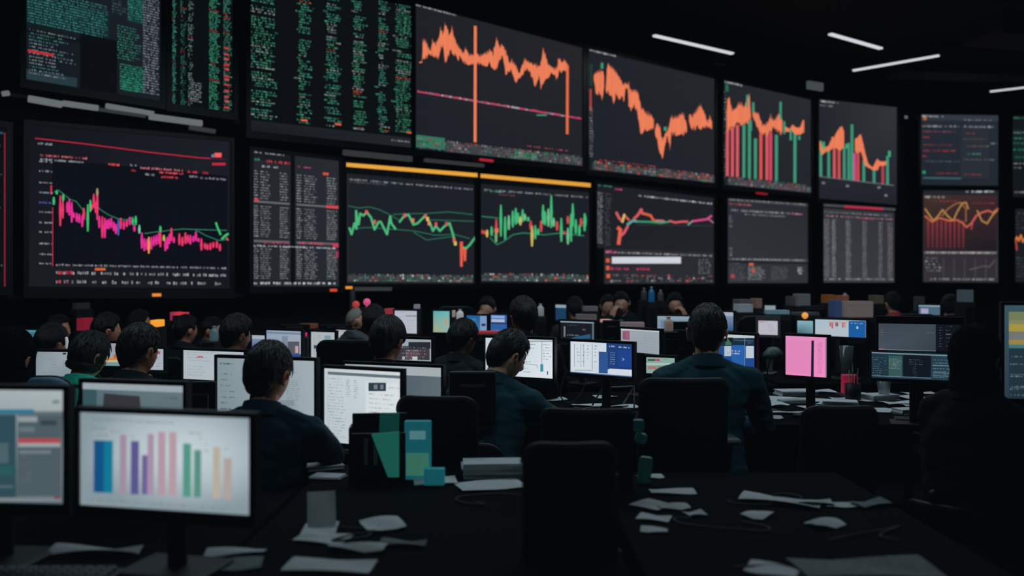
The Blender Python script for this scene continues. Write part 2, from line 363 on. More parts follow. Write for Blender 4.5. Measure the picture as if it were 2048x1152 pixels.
E.rect(.03, .93, 1, .99, (62, 66, 70), 1); E.strip(.04, .915, .995, .995, 52, 3, MIX+[(224, 78, 62)]); E.txt(.0, .0, .2, .016, WT, .95); E.txt(.07, .90, .5, .012, RD, .5)
finish_disp(E)
# F: orange with red and green bars
Fd = wall_disp((1446, 1621, 161, 200, 370, 387), 'display with an orange chart above tall red and green bars')
Fd.bg(((34, 37, 43), (39, 41, 46), (32, 35, 42), (29, 33, 40))); Fd.gridlines(7, 7, (42, 44, 52), .002)
Fd.env([(1452, 212, 264), (1456, 186, 264), (1461, 211, 262), (1466, 218, 258), (1469, 216, 251), (1474, 208, 251), (1479, 203, 251), (1486, 211, 251), (1493, 198, 249), (1498, 185, 245), (1500, 232, 246)], OR)
Fd.env([(1504, 213, 233), (1511, 226, 251), (1516, 226, 264), (1522.5, 247, 270), (1530, 247, 274), (1535, 240, 270), (1540, 230, 266), (1546, 239, 255), (1551, 234, 262), (1555, 226, 270), (1560, 222, 272), (1564, 243, 268)], OR)
Fd.env([(1566, 252, 262), (1572, 254, 264), (1578, 258, 264), (1583.6, 249, 264), (1591, 255, 270), (1599, 255, 270), (1604.6, 239, 266), (1608.5, 243, 266)], OR, 1)
for x, t, c in ((1454, 262, RD), (1464, 256, RD), (1474, 250, RD), (1487, 250, GR), (1498, 244, GR), (1510, 277, GR), (1521, 264, (236, 76, 70)), (1533, 272, RD), (1540.5, 266, (226, 60, 96)), (1552, 270, GR), (1589, 264, GR)):
    Fd.pquad((x-3, t), (x+3, t), (x+2.6, 352+(x-1452)*.1), (x-3, 352+(x-1452)*.1), c, 2)
for x, a, b in ((1493, 190, 215), (1505, 205, 226), (1559.6, 204, 240), (1567, 243, 268), (1580, 258, 281), (1597, 272, 280), (1500, 240, 262)): Fd.prect(x-2.2, a, x+2.2, b, GR, 4)
Fd.rect(.05, .93, 1, .99, (66, 68, 74), 1); Fd.strip(.05, .91, .99, .99, 40, 3, MIX); Fd.txt(.0, .0, .2, .02, WT, .95); Fd.rows(.0, .1, .03, .95, 26, TX, .5, .6); Fd.rect(.02, .03, .05, .1, (30, 110, 78), 3)
finish_disp(Fd)
# G: last chart of the top row
G = wall_disp((1636, 1793, 198, 215, 397, 410), 'smallest orange and green bar chart, last of the top row', 1)
G.bg(((34, 38, 45), (48, 51, 56), (31, 34, 42), (31, 34, 42)))
G.env([(1639, 281, 300), (1643, 292, 312), (1650, 294, 304), (1656, 291, 303), (1664, 272, 297), (1667, 276, 298), (1671.5, 265, 297), (1676, 258, 300), (1680, 253, 302), (1684, 253, 298), (1688, 268, 294)], OR, 2)
G.env([(1709, 276, 304), (1713.5, 276, 308), (1717, 270, 306), (1721, 269, 304), (1726, 290, 322), (1729, 305, 332), (1735, 326, 336), (1744, 335, 341), (1749, 325, 342), (1753.6, 317, 341), (1758, 322, 333), (1763, 323, 332), (1771, 322, 331)], OR, 2)
for x, t, c in ((1641, 282, GR), (1657, 300, GR), (1668, 292, RD), (1677.5, 290, (224, 74, 66)), (1688, 294, GR), (1697, 286, GR), (1703.5, 249, GR), (1709, 306, PK), (1715.5, 306, (220, 70, 66)), (1727, 322, GR), (1747.5, 340, GR), (1765, 330, (190, 60, 80)), (1774.5, 312, GR)):
    G.pquad((x-2.8, t), (x+2.2, t), (x+2.6, 353+(x-1638)*.12), (x-2.8, 353+(x-1638)*.12), c, 2)
for x, a, b in ((1692, 288, 297), (1777.5, 302, 314), (1646, 284, 300)): G.prect(x-2.4, a, x+2.4, b, (52, 176, 116), 4)
G.pline([(1638, 353), (1786, 371)], 1.6, (110, 112, 118), 3); G.txt(.02, .01, .25, .02, WT, .9); G.txt(.02, .05, .18, .02, TX, .8)
for x, y in ((1646, 366), (1694, 372), (1757, 375), (1771, 391)): G.prect(x-3, y-2, x+3, y+2, (120, 124, 130), 3)
finish_disp(G)
# lower row -----------------------------------------------------------
X = wall_disp((-150, 12, 228, 256, 570, 573), 'display with a thin red border line, cut by the left frame edge')
X.bg((9, 12, 16)); X.rect(.975, .03, .99, 1, (150, 34, 58)); X.rows(.5, .05, .97, .95, 30, (60, 90, 100), .5, .5); X.rect(.6, .03, .96, .045, (40, 70, 90), 3)
finish_disp(X)
H1 = wall_disp((57, 459, 250, 284, 573, 577), 'big display with a falling magenta candle chart and red top line', m=(.05, .05, .05, .12))
H1.sat = 1; H1.bg(((17, 18, 25), (27, 29, 35), (20, 23, 29), (24, 27, 32)))
H1.pquad((104, 318), (455, 352), (455, 536), (104, 533), (12, 14, 22), 1)
H1.pline([(70, 277), (160, 287), (300, 305), (400, 316), (420, 317)], 2.0, (186, 38, 60), 3); H1.pline([(420, 317), (450, 319)], 1.6, (90, 20, 50), 3)
H1.prect(428, 306, 442, 315, (246, 92, 92), 4); H1.prect(422, 309, 427, 315, (110, 130, 170), 4); H1.prect(423, 326, 450, 331, (190, 40, 66), 4)
for x, y, x1, c in ((72, 288, 104, TX), (80, 312, 174, (190, 90, 100)), (80, 320, 172, TX), (216, 330, 240, (220, 70, 80)), (262, 342, 272, (210, 60, 70)), (280, 337, 366, (196, 110, 120)), (290, 350, 314, TX), (318, 346, 368, (222, 80, 88)), (322, 355, 355, (200, 60, 70)), (375, 345, 416, (214, 52, 84)), (378, 354, 396, TX), (400, 357, 452, TX), (260, 332, 274, TX)):
    u, v = H1.toU(x, y); u1, _ = H1.toU(x1, y); H1.txt(u, v-.012, u1, .016, c, .95)
for k, y in enumerate((322, 341, 364, 384, 404, 423, 444, 463, 486, 507, 526)):
    u, v = H1.toU(78, y-1); H1.txt(u, v, .105, .012, (140, 148, 156) if k != 4 else (90, 90, 170), .9)
H1.pline([(105, 415), (105, 532)], 1.6, (196, 40, 72), 3); H1.pline([(102, 372), (102, 388)], 3, (210, 50, 90), 3)
H1.gridlines(9, 8, (17, 20, 28), .0015, (.12, .22, .99, .85))
mg = (226, 48, 146); mr = (232, 56, 104)
pal = {'m': mg, 'r': mr, 'g': (60, 186, 110), 'o': (236, 150, 70), 'y': (170, 190, 60), 'b': (70, 90, 170), 'w': (120, 190, 160)}
H1.spikes([(107, 394, 410, 'g'), (113, 381, 389, 'g'), (120, 391, 452, 'r'), (125, 402, 437, 'r'), (126, 388, 402, 'g'), (134, 404, 425, 'm'), (138, 399, 431, 'm'), (143, 404, 445, 'm'), (147, 425, 436, 'm'), (153, 426, 444, 'm'), (158, 428, 446, 'm'), (164, 430, 454, 'm'), (167, 416, 440, 'r'), (175, 409, 463, 'g'), (180, 400, 424, 'g'), (183, 408, 420, 'r'), (187, 388, 416, 'r'), (191, 404, 426, 'r'), (194, 378, 440, 'r'), (194, 377, 392, 'g'), (198, 432, 456, 'm'), (204, 433, 476, 'r'), (209, 436, 476, 'm'), (213, 440, 458, 'm'), (217, 438, 458, 'm'), (222, 436, 456, 'm'), (227, 444, 462, 'm'), (231, 448, 468, 'm'), (236, 438, 471, 'b'), (241, 436, 458, 'r'), (247, 442, 459, 'm'), (253, 440, 454, 'r'), (259, 434, 450, 'm'), (265, 436, 450, 'g'), (271, 432, 450, 'g'), (268, 450, 463, 'm'), (278, 450, 467, 'w'), (283, 465, 497, 'm'), (288, 477, 502, 'm'), (297, 474, 507, 'o'), (293, 478, 500, 'm'), (302, 474, 499, 'm'), (307, 472, 492, 'm'), (312, 470, 490, 'm'), (317, 466, 488, 'm'), (320, 462, 494, 'r'), (320, 452, 464, 'g'), (327, 470, 482, 'y'), (330, 478, 502, 'm'), (334, 474, 498, 'm'), (338, 468, 488, 'm'), (342, 456, 482, 'r'), (347, 474, 486, 'm'), (358, 467, 490, 'r'), (364, 474, 492, 'r'), (370, 465, 488, 'r'), (375, 470, 486, 'r'), (380, 470, 489, 'm'), (386, 472, 484, 'm'), (391, 463, 482, 'm'), (396, 476, 484, 'm'), (402, 477, 501, 'r'), (409, 486, 498, 'r'), (414, 488, 500, 'r'), (420, 486, 500, 'r'), (426, 484, 496, 'r'), (433, 482, 496, 'r'), (439, 488, 502, 'r')], 5.2, pal)
for p in ([(108, 384), (116, 380), (126, 388), (140, 399), (152, 403), (166, 421)], [(194, 414), (207, 424), (219, 431), (237, 438), (252, 440), (266, 434)], [(289, 467), (312, 464), (344, 460), (366, 458), (391, 459), (453, 461)], [(391, 460), (413, 472), (437, 481), (453, 479)]):
    H1.pline(p, 1.7, (44, 120, 96), 2)
H1.pline([(431, 446), (434, 455), (440, 469)], 4, pal['g'], 4); H1.pline([(443, 478), (449, 472), (455, 468)], 4.5, pal['g'], 4); H1.pline([(452, 476), (455, 480)], 3, (220, 90, 90), 4)
for v, h, f in ((.855, .014, .95), (.90, .022, .85), (.955, .024, .75)): H1.txt(.12, v, .98, h, (142, 146, 152), f); H1.txt(.12, v, .2, h, (190, 50, 70), .5, 5)
H1.prect(189, 536, 210, 541, (206, 96, 60), 5)
finish_disp(H1, [(.6, (240, 140, 50))])
# quote tables
T = wall_disp((505, 677, 302, 322, 573, 573), 'display split into two tall grey quote tables', m=(.05, .05, .05, .08))
T.bg(((34, 37, 44), (38, 41, 48), (38, 41, 47), (34, 37, 44))); T.rect(.425, .0, .475, .985, (10, 12, 15)); T.rect(.0, .0, .425, .06, (24, 27, 33))
for (u0, u1) in ((.01, .41), (.49, .99)):
    for v0, v1, n in ((.14, .36, 11), (.40, .64, 14), (.70, .95, 15)):
        w = u1-u0
        T.rows(u0, v0, u0+w*.14, v1, n, (156, 160, 168), .5, .95); T.rows(u0+w*.18, v0, u0+w*.5, v1, n, (136, 140, 148), .55, .85); T.rows(u0+w*.72, v0, u1, v1, n, (142, 150, 150), .55, .95)
    T.rect(u0, .365, u1, .378, (100, 104, 110), 3); T.rect(u0, .655, u1, .672, (92, 96, 102), 3)
T.txt(.01, .0, .35, .014, TX, .7); T.txt(.02, .05, .12, .02, (60, 130, 100), .9); T.txt(.15, .05, .42, .025, (210, 56, 66), .9, 5); T.txt(.1, .095, .28, .02, WT, .9); T.txt(.5, .075, .68, .012, PK, .8); T.rect(.80, .105, .87, .125, (230, 70, 62), 5)
T.rect(.84, .36, .99, .382, (224, 66, 70), 5); T.txt(.12, .66, .42, .02, (228, 60, 76), .9, 5); T.txt(.52, .655, .98, .02, (220, 60, 92), .9, 5); T.rect(.92, .66, .99, .69, (206, 50, 90), 6); T.txt(.01, .69, .98, .014, WT, .8); T.rect(.01, .35, .06, .37, (222, 56, 76), 6)
T.txt(.01, .965, .98, .02, WT, .85); T.rect(.96, .72, .99, .77, (180, 40, 80), 5)
finish_disp(T, [(.92, (226, 70, 56))])
# green line chart with amber bar
S = wall_disp((692, 948, 330, 354, 567, 568), 'display with a green zigzag line chart under an amber bar, left of its twin', m=(.05, .06, .04, .08))
S.bg((27, 31, 38)); S.rect(0, 0, 1, .07, (8, 10, 12), 1); S.pquad((690, 326), (952, 347), (952, 355), (690, 334), (242, 164, 44), 10)
S.gridlines(10, 7, (33, 36, 44), .002); S.rect(0, .07, .012, 1, (44, 48, 56), 1)
Z = lambda x, y: (480+x/3.6, 280+y/3.6)
S.txt(.02, .11, .98, .018, TX, .85); S.txt(.02, .135, .3, .01, (100, 104, 112), .8)
for pts in ([(785, 635), (800, 680), (820, 600), (835, 640), (832, 510), (850, 610), (862, 530), (885, 545), (910, 520), (940, 560), (965, 645), (995, 590), (1010, 590), (1055, 680), (1078, 550), (1085, 600), (1115, 640)], [(1145, 590), (1180, 545), (1210, 540), (1245, 610), (1275, 600), (1300, 575), (1330, 545), (1365, 600), (1385, 655), (1405, 620), (1435, 655), (1470, 620), (1505, 600), (1530, 680), (1545, 755)], [(1605, 775), (1625, 780), (1650, 755), (1690, 700)]):
    S.pline([Z(*p) for p in pts], 4.2, (66, 186, 118), 3)
for x, y, c in ((905, 520, RD), (965, 590, (214, 90, 80)), (1180, 545, RD), (1240, 580, (216, 130, 70)), (1330, 550, (230, 90, 70)), (1345, 570, YE), (1405, 608, RD), (1480, 605, (200, 80, 80)), (1545, 745, YE), (1535, 720, (230, 90, 80)), (1355, 600, (236, 140, 90))):
    a, b = Z(x, y); S.prect(a-2.6, b-4, a+2.6, b+4, c, 5)
S.pquad(Z(1578, 732), Z(1600, 732), Z(1598, 912), Z(1580, 912), (242, 88, 64), 4); S.pquad(Z(1600, 780), Z(1626, 780), Z(1622, 872), Z(1606, 872), (242, 88, 64), 4)
for p in ([(780, 475), (850, 490), (930, 483), (990, 498), (1060, 530), (1140, 575)], [(1100, 537), (1200, 530), (1330, 530), (1500, 518), (1670, 537)], [(830, 637), (920, 630), (1130, 645), (1250, 655), (1400, 685), (1540, 680), (1650, 710)], [(1250, 665), (1340, 720), (1400, 712), (1530, 695)], [(1340, 575), (1680, 585)]):
    S.pline([Z(*q_) for q_ in p], 1.7, (34, 112, 86), 2)
S.rect(.01, .93, .99, .985, (54, 60, 64), 1); S.strip(.01, .915, .99, .985, 52, 3, MIX+[(210, 214, 218), (40, 150, 110)])
finish_disp(S, [(.01, (236, 150, 50))])
S2 = wall_disp((960, 1178, 356, 374, 565, 567), 'display with spiky green candles under an amber bar, right of its twin', m=(.04, .06, .05, .08))
S2.bg((26, 30, 37)); S2.rect(0, 0, 1, .055, (8, 10, 12), 1); S2.pquad((958, 348), (1178, 367), (1178, 375), (958, 356), (236, 158, 44), 10)
S2.gridlines(8, 7, (32, 35, 43), .002); S2.rect(0, .06, .012, 1, (44, 48, 56), 1)
Y = lambda x, y: (940+x/3.793, 320+y/3.793)
cp = {'g': (54, 190, 118), 'r': (226, 70, 72), 'y': (214, 180, 80), 'w': (110, 190, 140)}
S2.spikes([Y(x, a)+(Y(x, b)[1], c) for x, a, b, c in ((85, 530, 560, 'r'), (105, 535, 562, 'r'), (125, 530, 585, 'y'), (160, 505, 575, 'g'), (195, 450, 620, 'r'), (193, 540, 625, 'g'), (230, 340, 580, 'g'), (262, 430, 605, 'g'), (290, 420, 530, 'w'), (320, 385, 510, 'g'), (343, 365, 490, 'g'), (360, 400, 480, 'g'), (378, 430, 495, 'y'), (395, 375, 470, 'g'), (412, 410, 460, 'w'), (437, 432, 465, 'g'), (456, 460, 530, 'r'), (466, 500, 655, 'y'), (490, 495, 600, 'g'), (512, 520, 570, 'g'), (535, 460, 545, 'r'), (550, 340, 485, 'g'), (565, 390, 495, 'g'), (590, 370, 505, 'w'), (612, 270, 515, 'g'), (630, 440, 505, 'w'), (656, 465, 535, 'r'), (688, 440, 620, 'g'), (710, 540, 565, 'r'), (738, 515, 640, 'w'), (738, 425, 485, 'r'), (762, 410, 620, 'g'), (775, 330, 505, 'g'), (798, 450, 560, 'g'), (825, 495, 575, 'g'), (838, 440, 505, 'r'), (865, 405, 540, 'g'), (870, 420, 500, 'g'))], 5.6, cp)
a, b = Y(195, 535); S2.prect(a-4, b-4, a+4, b+4, (238, 110, 70), 5)
for p in ([(85, 428), (150, 435), (210, 440)], [(150, 590), (200, 642), (250, 620), (320, 568), (400, 553), (560, 568), (680, 555), (860, 575)]): S2.pline([Y(*q_) for q_ in p], 2, (40, 130, 96), 2)
S2.txt(.03, .10, .98, .02, TX, .85); S2.txt(.03, .11, .25, .02, (90, 160, 140), .7); S2.txt(.15, .14, .3, .014, (200, 80, 90), .6)
S2.rect(.01, .92, .99, .985, (54, 60, 64), 1); S2.strip(.01, .905, .99, .985, 46, 3, MIX+[(236, 100, 60), (200, 204, 210)])
finish_disp(S2)
# H: flat red line chart with white bar
Hd = wall_disp((1192, 1427, 368, 396, 568, 567), 'display with a flat red and green line and a white bar below it')
Hd.bg(((28, 30, 36), (29, 31, 38), (34, 36, 41), (30, 32, 37)))
Hd.pquad((1190, 496), (1206, 496), (1206, 570), (1190, 570), (5, 6, 8), 7); Hd.pquad((1208, 497), (1427, 505), (1427, 567), (1208, 567), (40, 42, 48), 1)
for p, c, w in (([(1105, 400), (1125, 440), (1145, 460)], RD, 5), ([(1165, 415), (1150, 470)], YE, 4.5), ([(1175, 430), (1200, 455)], RD, 4), ([(1190, 490), (1230, 460), (1255, 465)], (90, 160, 160), 5), ([(1240, 445), (1270, 415), (1293, 375), (1300, 405)], RD, 5), ([(1300, 405), (1330, 412), (1365, 422), (1385, 455)], (226, 90, 56), 5), ([(1400, 460), (1455, 462), (1470, 470)], (206, 110, 110), 4), ([(1510, 462), (1550, 475), (1600, 468), (1645, 468)], RD, 4), ([(1650, 490), (1680, 465)], (110, 170, 140), 3), ([(1680, 465), (1730, 458), (1790, 450), (1825, 425)], PK, 4), ([(1800, 445), (1838, 475)], (180, 100, 130), 3), ([(1260, 467), (1370, 470), (1440, 478), (1505, 468)], (50, 160, 110), 3.4), ([(1118, 515), (1135, 530), (1122, 635)], (240, 88, 66), 7), ([(1135, 580), (1165, 550), (1190, 505)], RD, 5)):
    Hd.pline([Y(*q_) for q_ in p], w, c, 4)
Hd.pline([Y(1260, 490), Y(1840, 500)], 1, (60, 66, 70), 2)
Hd.rows(.0, .08, .055, .60, 30, (150, 154, 160), .6, .9); Hd.rows(.065, .08, .115, .62, 22, (96, 100, 110), .5, .7)
Hd.txt(.0, .0, .12, .02, (60, 160, 110), .9); Hd.txt(.14, .02, .2, .02, PK, .9); Hd.txt(.33, .06, .98, .022, WT, .8)
u, v = Hd.toU(1210, 502); Hd.txt(u, v, .98, .022, (160, 164, 168), .85); Hd.txt(u, v-.01, u+.09, .03, (222, 70, 120), .95, 5)
Hd.pquad((1222, 514), (1360, 514), (1360, 527), (1222, 527), (206, 212, 222), 5)
u, v = Hd.toU(1220, 534); Hd.txt(u, v, u+.16, .03, (206, 50, 96), .95, 5); Hd.txt(u+.2, v, u+.31, .03, (206, 50, 96), .95, 5)
Hd.strip(.085, .90, .98, .985, 44, 3, [(120, 122, 128), (90, 94, 100), (190, 70, 76), (160, 164, 168)], .6); Hd.rows(.85, .72, .98, .9, 6, TX, .6, .5)
for x, y in ((1213, 521), (1213, 536), (1214, 552)): Hd.prect(x-3, y-4, x+4, y+4, (232, 84, 54), 6)
finish_disp(Hd)
# I: mostly empty grey
I = wall_disp((1453, 1615, 397, 408, 566, 566), 'mostly empty grey display with text rows at its top and bottom')
I.bg(((42, 45, 52), (38, 41, 47), (46, 49, 55), (48, 51, 57))); I.rect(0, 0, 1, .03, (60, 62, 68), 1); I.rect(0, .70, 1, .73, (66, 68, 72), 1); I.rect(0, .74, 1, .76, (24, 26, 30), 1)
I.txt(.02, .0, .98, .02, (150, 154, 160), .7); I.txt(.02, .05, .3, .022, (200, 84, 96), .8); I.txt(.05, .12, .9, .028, (150, 154, 162), .9); I.txt(.2, .165, .7, .02, (130, 134, 142), .9); I.txt(.78, .125, .92, .02, PK, .9)
I.rows(.02, .2, .06, .35, 5, TX, .5, .8); I.rows(.02, .58, .07, .69, 4, TX, .5, .9); I.txt(.05, .705, .95, .02, (170, 172, 176), .9)
I.rows(.03, .76, .24, .98, 9, (110, 112, 118), .5, .6); I.rows(.24, .80, .46, .97, 8, (160, 162, 166), .6, .8); I.rows(.52, .80, .75, .97, 7, (110, 114, 118), .5, .8); I.rows(.86, .80, .95, .9, 3, WT, .7, .9); I.rect(.25, .76, .30, .79, (224, 96, 62), 5); I.rect(.28, .83, .32, .87, (210, 70, 66), 5); I.rect(.04, .90, .08, .94, (190, 60, 70), 5)
finish_disp(I)
J = wall_disp((1645, 1788, 416, 425, 565, 565), 'grey display of five columns of small figures', 1, m=(.05, .09, .05, .06))
J.bg(((52, 54, 60), (48, 50, 56), (54, 56, 62), (56, 58, 64))); J.pquad((1645, 408), (1788, 417), (1788, 422), (1645, 413), (70, 72, 76), 10); J.pquad((1686, 411), (1763, 416), (1763, 421), (1686, 416), (190, 40, 70), 11)
J.txt(.02, .04, .95, .02, TX, .7); J.txt(.03, .09, .98, .022, (190, 130, 134), .6); J.txt(.5, .10, .7, .02, RD, .8)
for u, w, c in ((.01, .09, TX), (.12, .06, (170, 172, 178)), (.31, .08, (150, 154, 160)), (.54, .07, TX), (.77, .06, TX), (.90, .08, (150, 140, 140))):
    J.rows(u, .15, u+w, .93, 46, c, .6, .9, (170, 130, 100), .06, .3)
J.txt(.02, .94, .98, .025, (150, 152, 156), .85)
finish_disp(J)
K = wall_disp((1841, 1996, 229, 231, 370, 372), 'dim blue grey text display, upper one of the square pair', 2)
K.bg(((36, 42, 52), (36, 42, 52), (32, 40, 50), (30, 37, 47))); K.rect(0, 0, 1, .08, (48, 55, 66), 1); K.rect(.52, .16, .88, .9, (40, 45, 54), 1)
K.txt(.02, .01, .3, .03, WT, .8); K.rect(.03, .04, .07, .08, (200, 90, 50), 5); K.txt(.02, .15, .5, .03, (150, 156, 166), .9); K.txt(.56, .15, .95, .03, (140, 146, 156), .9); K.txt(.55, .06, .92, .02, TX, .5)
for v, c, u0, u1 in ((.23, (150, 70, 80), .03, .45), (.31, (200, 40, 60), .03, .12), (.42, (140, 50, 60), .03, .4), (.50, (170, 46, 62), .03, .45), (.58, (170, 46, 62), .02, .1), (.65, (90, 96, 106), .06, .5), (.82, (160, 50, 60), .2, .5), (.25, (160, 90, 60), .58, .7), (.33, (90, 80, 70), .56, .85), (.43, (110, 100, 70), .6, .9), (.54, (50, 160, 120), .6, .78), (.62, (100, 104, 110), .56, .95), (.83, (160, 50, 60), .56, .8), (.39, TX, .9, .99)):
    K.txt(u0, v, u1, .022, c, .9)
K.rect(.02, .80, .06, .84, (40, 150, 110), 5); K.rect(.03, .89, .52, .91, (60, 100, 110), 3)
finish_disp(K)
L = wall_disp((1845, 1996, 381, 381, 564, 565), 'display with gold lines over dark red bars, lower one of the square pair', 2)
L.bg(((54, 38, 38), (52, 34, 38), (48, 46, 52), (50, 48, 54))); L.grad(.02, .06, .98, .66, ((66, 46, 40), (62, 36, 40), (28, 26, 32), (40, 30, 36)), 1); L.rect(0, 0, 1, .05, (34, 36, 40), 2)
for k in range(9): L.grad(.06+k*.058, .33, .085+k*.058, .63, ((150, 46, 56), (150, 46, 56), (96, 36, 46), (96, 36, 46)), 2)
go = (196, 140, 66)
def lp(pts, w, c, l=4): L.pline([(1845+x*151, 381+y*184) for x, y in pts], w, c, l)
lp([(.03, .20), (.08, .26), (.14, .33), (.2, .28), (.26, .21), (.33, .28), (.4, .33), (.45, .24), (.52, .14), (.57, .13), (.6, .2)], 2.4, go); lp([(.25, .28), (.33, .2), (.42, .15), (.5, .13), (.57, .2), (.57, .34)], 1.8, (170, 110, 60))
lp([(.03, .28), (.12, .34), (.22, .30), (.35, .33), (.45, .32), (.52, .35), (.58, .40), (.64, .36), (.70, .28), (.78, .24), (.86, .22), (.93, .24), (.99, .2)], 3.2, (206, 92, 70)); lp([(.72, .22), (.78, .33), (.85, .36), (.92, .27), (.98, .22)], 2.4, go); lp([(.64, .42), (.66, .34), (.70, .30)], 2.6, (190, 60, 76))
L.txt(.02, .055, .3, .03, (180, 180, 176), .9, 6); L.txt(.55, .0, .95, .025, WT, .9, 6); L.txt(.1, .11, .45, .012, (190, 60, 70), .9); L.txt(.66, .13, .95, .015, (150, 60, 60), .9)
L.rect(.02, .665, .98, .69, (100, 100, 100), 3); L.txt(.03, .668, .95, .02, (170, 170, 168), .8, 6)
for k in range(6): L.rect(.27+k*.14, .74, .28+k*.14, .95, (70, 72, 78), 2)
L.rows(.03, .73, .25, .9, 5, TX, .5, .5); L.txt(.1, .955, .95, .022, (150, 152, 156), .85); lp([(.62, .86), (.72, .84), (.8, .82), (.88, .83), (.95, .76)], 1, (110, 112, 120))
finish_disp(L)
Mx = wall_disp((2024, 2150, 231, 233, 394, 396), 'dark display with green text lines, upper at the right frame edge', 2)
Mx.bg((18, 22, 26)); Mx.rect(0, .17, 1, .56, (16, 36, 34), 1)
for v, c in ((.02, (60, 140, 100)), (.2, (120, 140, 140)), (.27, (50, 150, 110)), (.33, (50, 150, 110)), (.41, (50, 160, 110)), (.5, (40, 120, 90)), (.58, (150, 154, 160)), (.63, (110, 114, 120)), (.93, (140, 144, 150))): Mx.txt(.02, v, .95, .02, c, .8)
finish_disp(Mx)
N = wall_disp((2029, 2150, 418, 418, 564, 565), 'dark display with an orange line, lower at the right frame edge', 2)
N.bg((26, 28, 32)); N.pline([(2029, 484), (2033, 474), (2037, 482), (2041, 470), (2045, 484), (2052, 472), (2060, 480)], 3, (226, 120, 50), 3); N.pline([(2031, 480), (2033, 500)], 3, (190, 60, 60), 3); N.rows(.02, .05, .9, .3, 5, (80, 90, 94), .4, .5); N.rows(.02, .66, .9, .95, 7, (80, 90, 94), .4, .6)
finish_disp(N)
# amber/red indicator marks and unlit grey strips given a faint glow, between the rows
DL = mat('strip_glow', (120, 126, 128), .5, emit=(112, 118, 120), estr=.75); DL2 = mat('strip_glow_dark', (60, 64, 66), .5, emit=(52, 56, 58), estr=.8)  # brightness put into the strips by emission, as no lamp reaches them
def grey_strip(px0, py0, px1, py1, h, m, label):
    a = Disp(W0, WU, (0, 1, 0, 0, 1, 1), .01); x0, z0 = a.hit(px0, py0); x1, z1 = a.hit(px1, py1); w = W0+WU*((x0+x1)/2)-WB*.12
    d = thing('grey_strip', label, 'wall strip', (w.x, w.y, (z0+z1)/2), math.atan2(WU.y, WU.x), 'grey strips between the two rows of wall displays')
    L = x1-x0; r = Matrix.Rotation(-math.atan2(z1-z0, L), 3, 'Y')
    obj('diffuser', BX(((0, 0, 0), (L, .05, h), .01, r)), m, d); obj('housing', BX(((0, .05, 0), (L*1.02, .06, h*.8), .01, r)), M['frame'], d)
for k, (a, l) in enumerate([((52, 201, 120, 213, .07, DL), 'short pale grey strip under the top left code display, nearest its corner'), ((120, 210, 192, 220, .06, DL), 'dim grey strip just right of the first one under the code display'), ((206, 215, 302, 231, .055, DL), 'upper long grey strip under the code display'), ((190, 222, 286, 236, .035, DL2), 'faint thin grey strip below the upper long one'), ((292, 236, 398, 250, .07, DL), 'brightest long grey strip under the narrow green display'), ((372, 258, 424, 266, .05, DL2), 'small dim grey strip above the magenta chart corner'), ((678, 307, 815, 320, .075, DL2), 'faint grey strip above the amber bar display'), ((840, 322, 958, 333, .05, DL2), 'faint grey strip under the first orange chart'), ((702, 578, 774, 578, .05, DL2), 'faint grey strip under the green zigzag display'), ((0, 192, 16, 190, .05, DL), 'small pale grey strip end at the left frame edge'), ((1798, 235, 1832, 243, .06, DL), 'small pale grey strip beside the last top row chart')]):
    grey_strip(*a, l)
for px, py, w, c, lb in ((965, 322, .25, (190, 40, 60), 'small red indicator light under the first orange chart'), (1515, 388, .36, (150, 24, 40), 'small red indicator light under the red and green bar chart')):
    a = Disp(W0, WU, (0, 1, 0, 0, 1, 1), .01); x, z = a.hit(px, py); p = W0+WU*x-WB*.10
    o = obj('indicator_light', BX(((0, 0, 0), (w, .03, .035), .01)), mat('indicator', c, .4, emit=c, estr=.8), loc=(p.x, p.y, z)); o.rotation_euler.z = math.atan2(WU.y, WU.x); tag(o, lb, 'indicator light')
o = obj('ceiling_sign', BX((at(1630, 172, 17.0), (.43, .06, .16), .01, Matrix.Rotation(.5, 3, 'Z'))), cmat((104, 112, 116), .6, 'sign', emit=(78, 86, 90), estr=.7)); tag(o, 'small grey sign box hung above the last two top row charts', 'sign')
o = obj('ceiling_sign', BX((at(1440, 117, 15.6), (.32, .06, .22), .01, Matrix.Rotation(.5, 3, 'Z'))), cmat((40, 44, 48), .6, 'sign')); tag(o, 'dark small box hung at the end of the first light bar', 'sign')
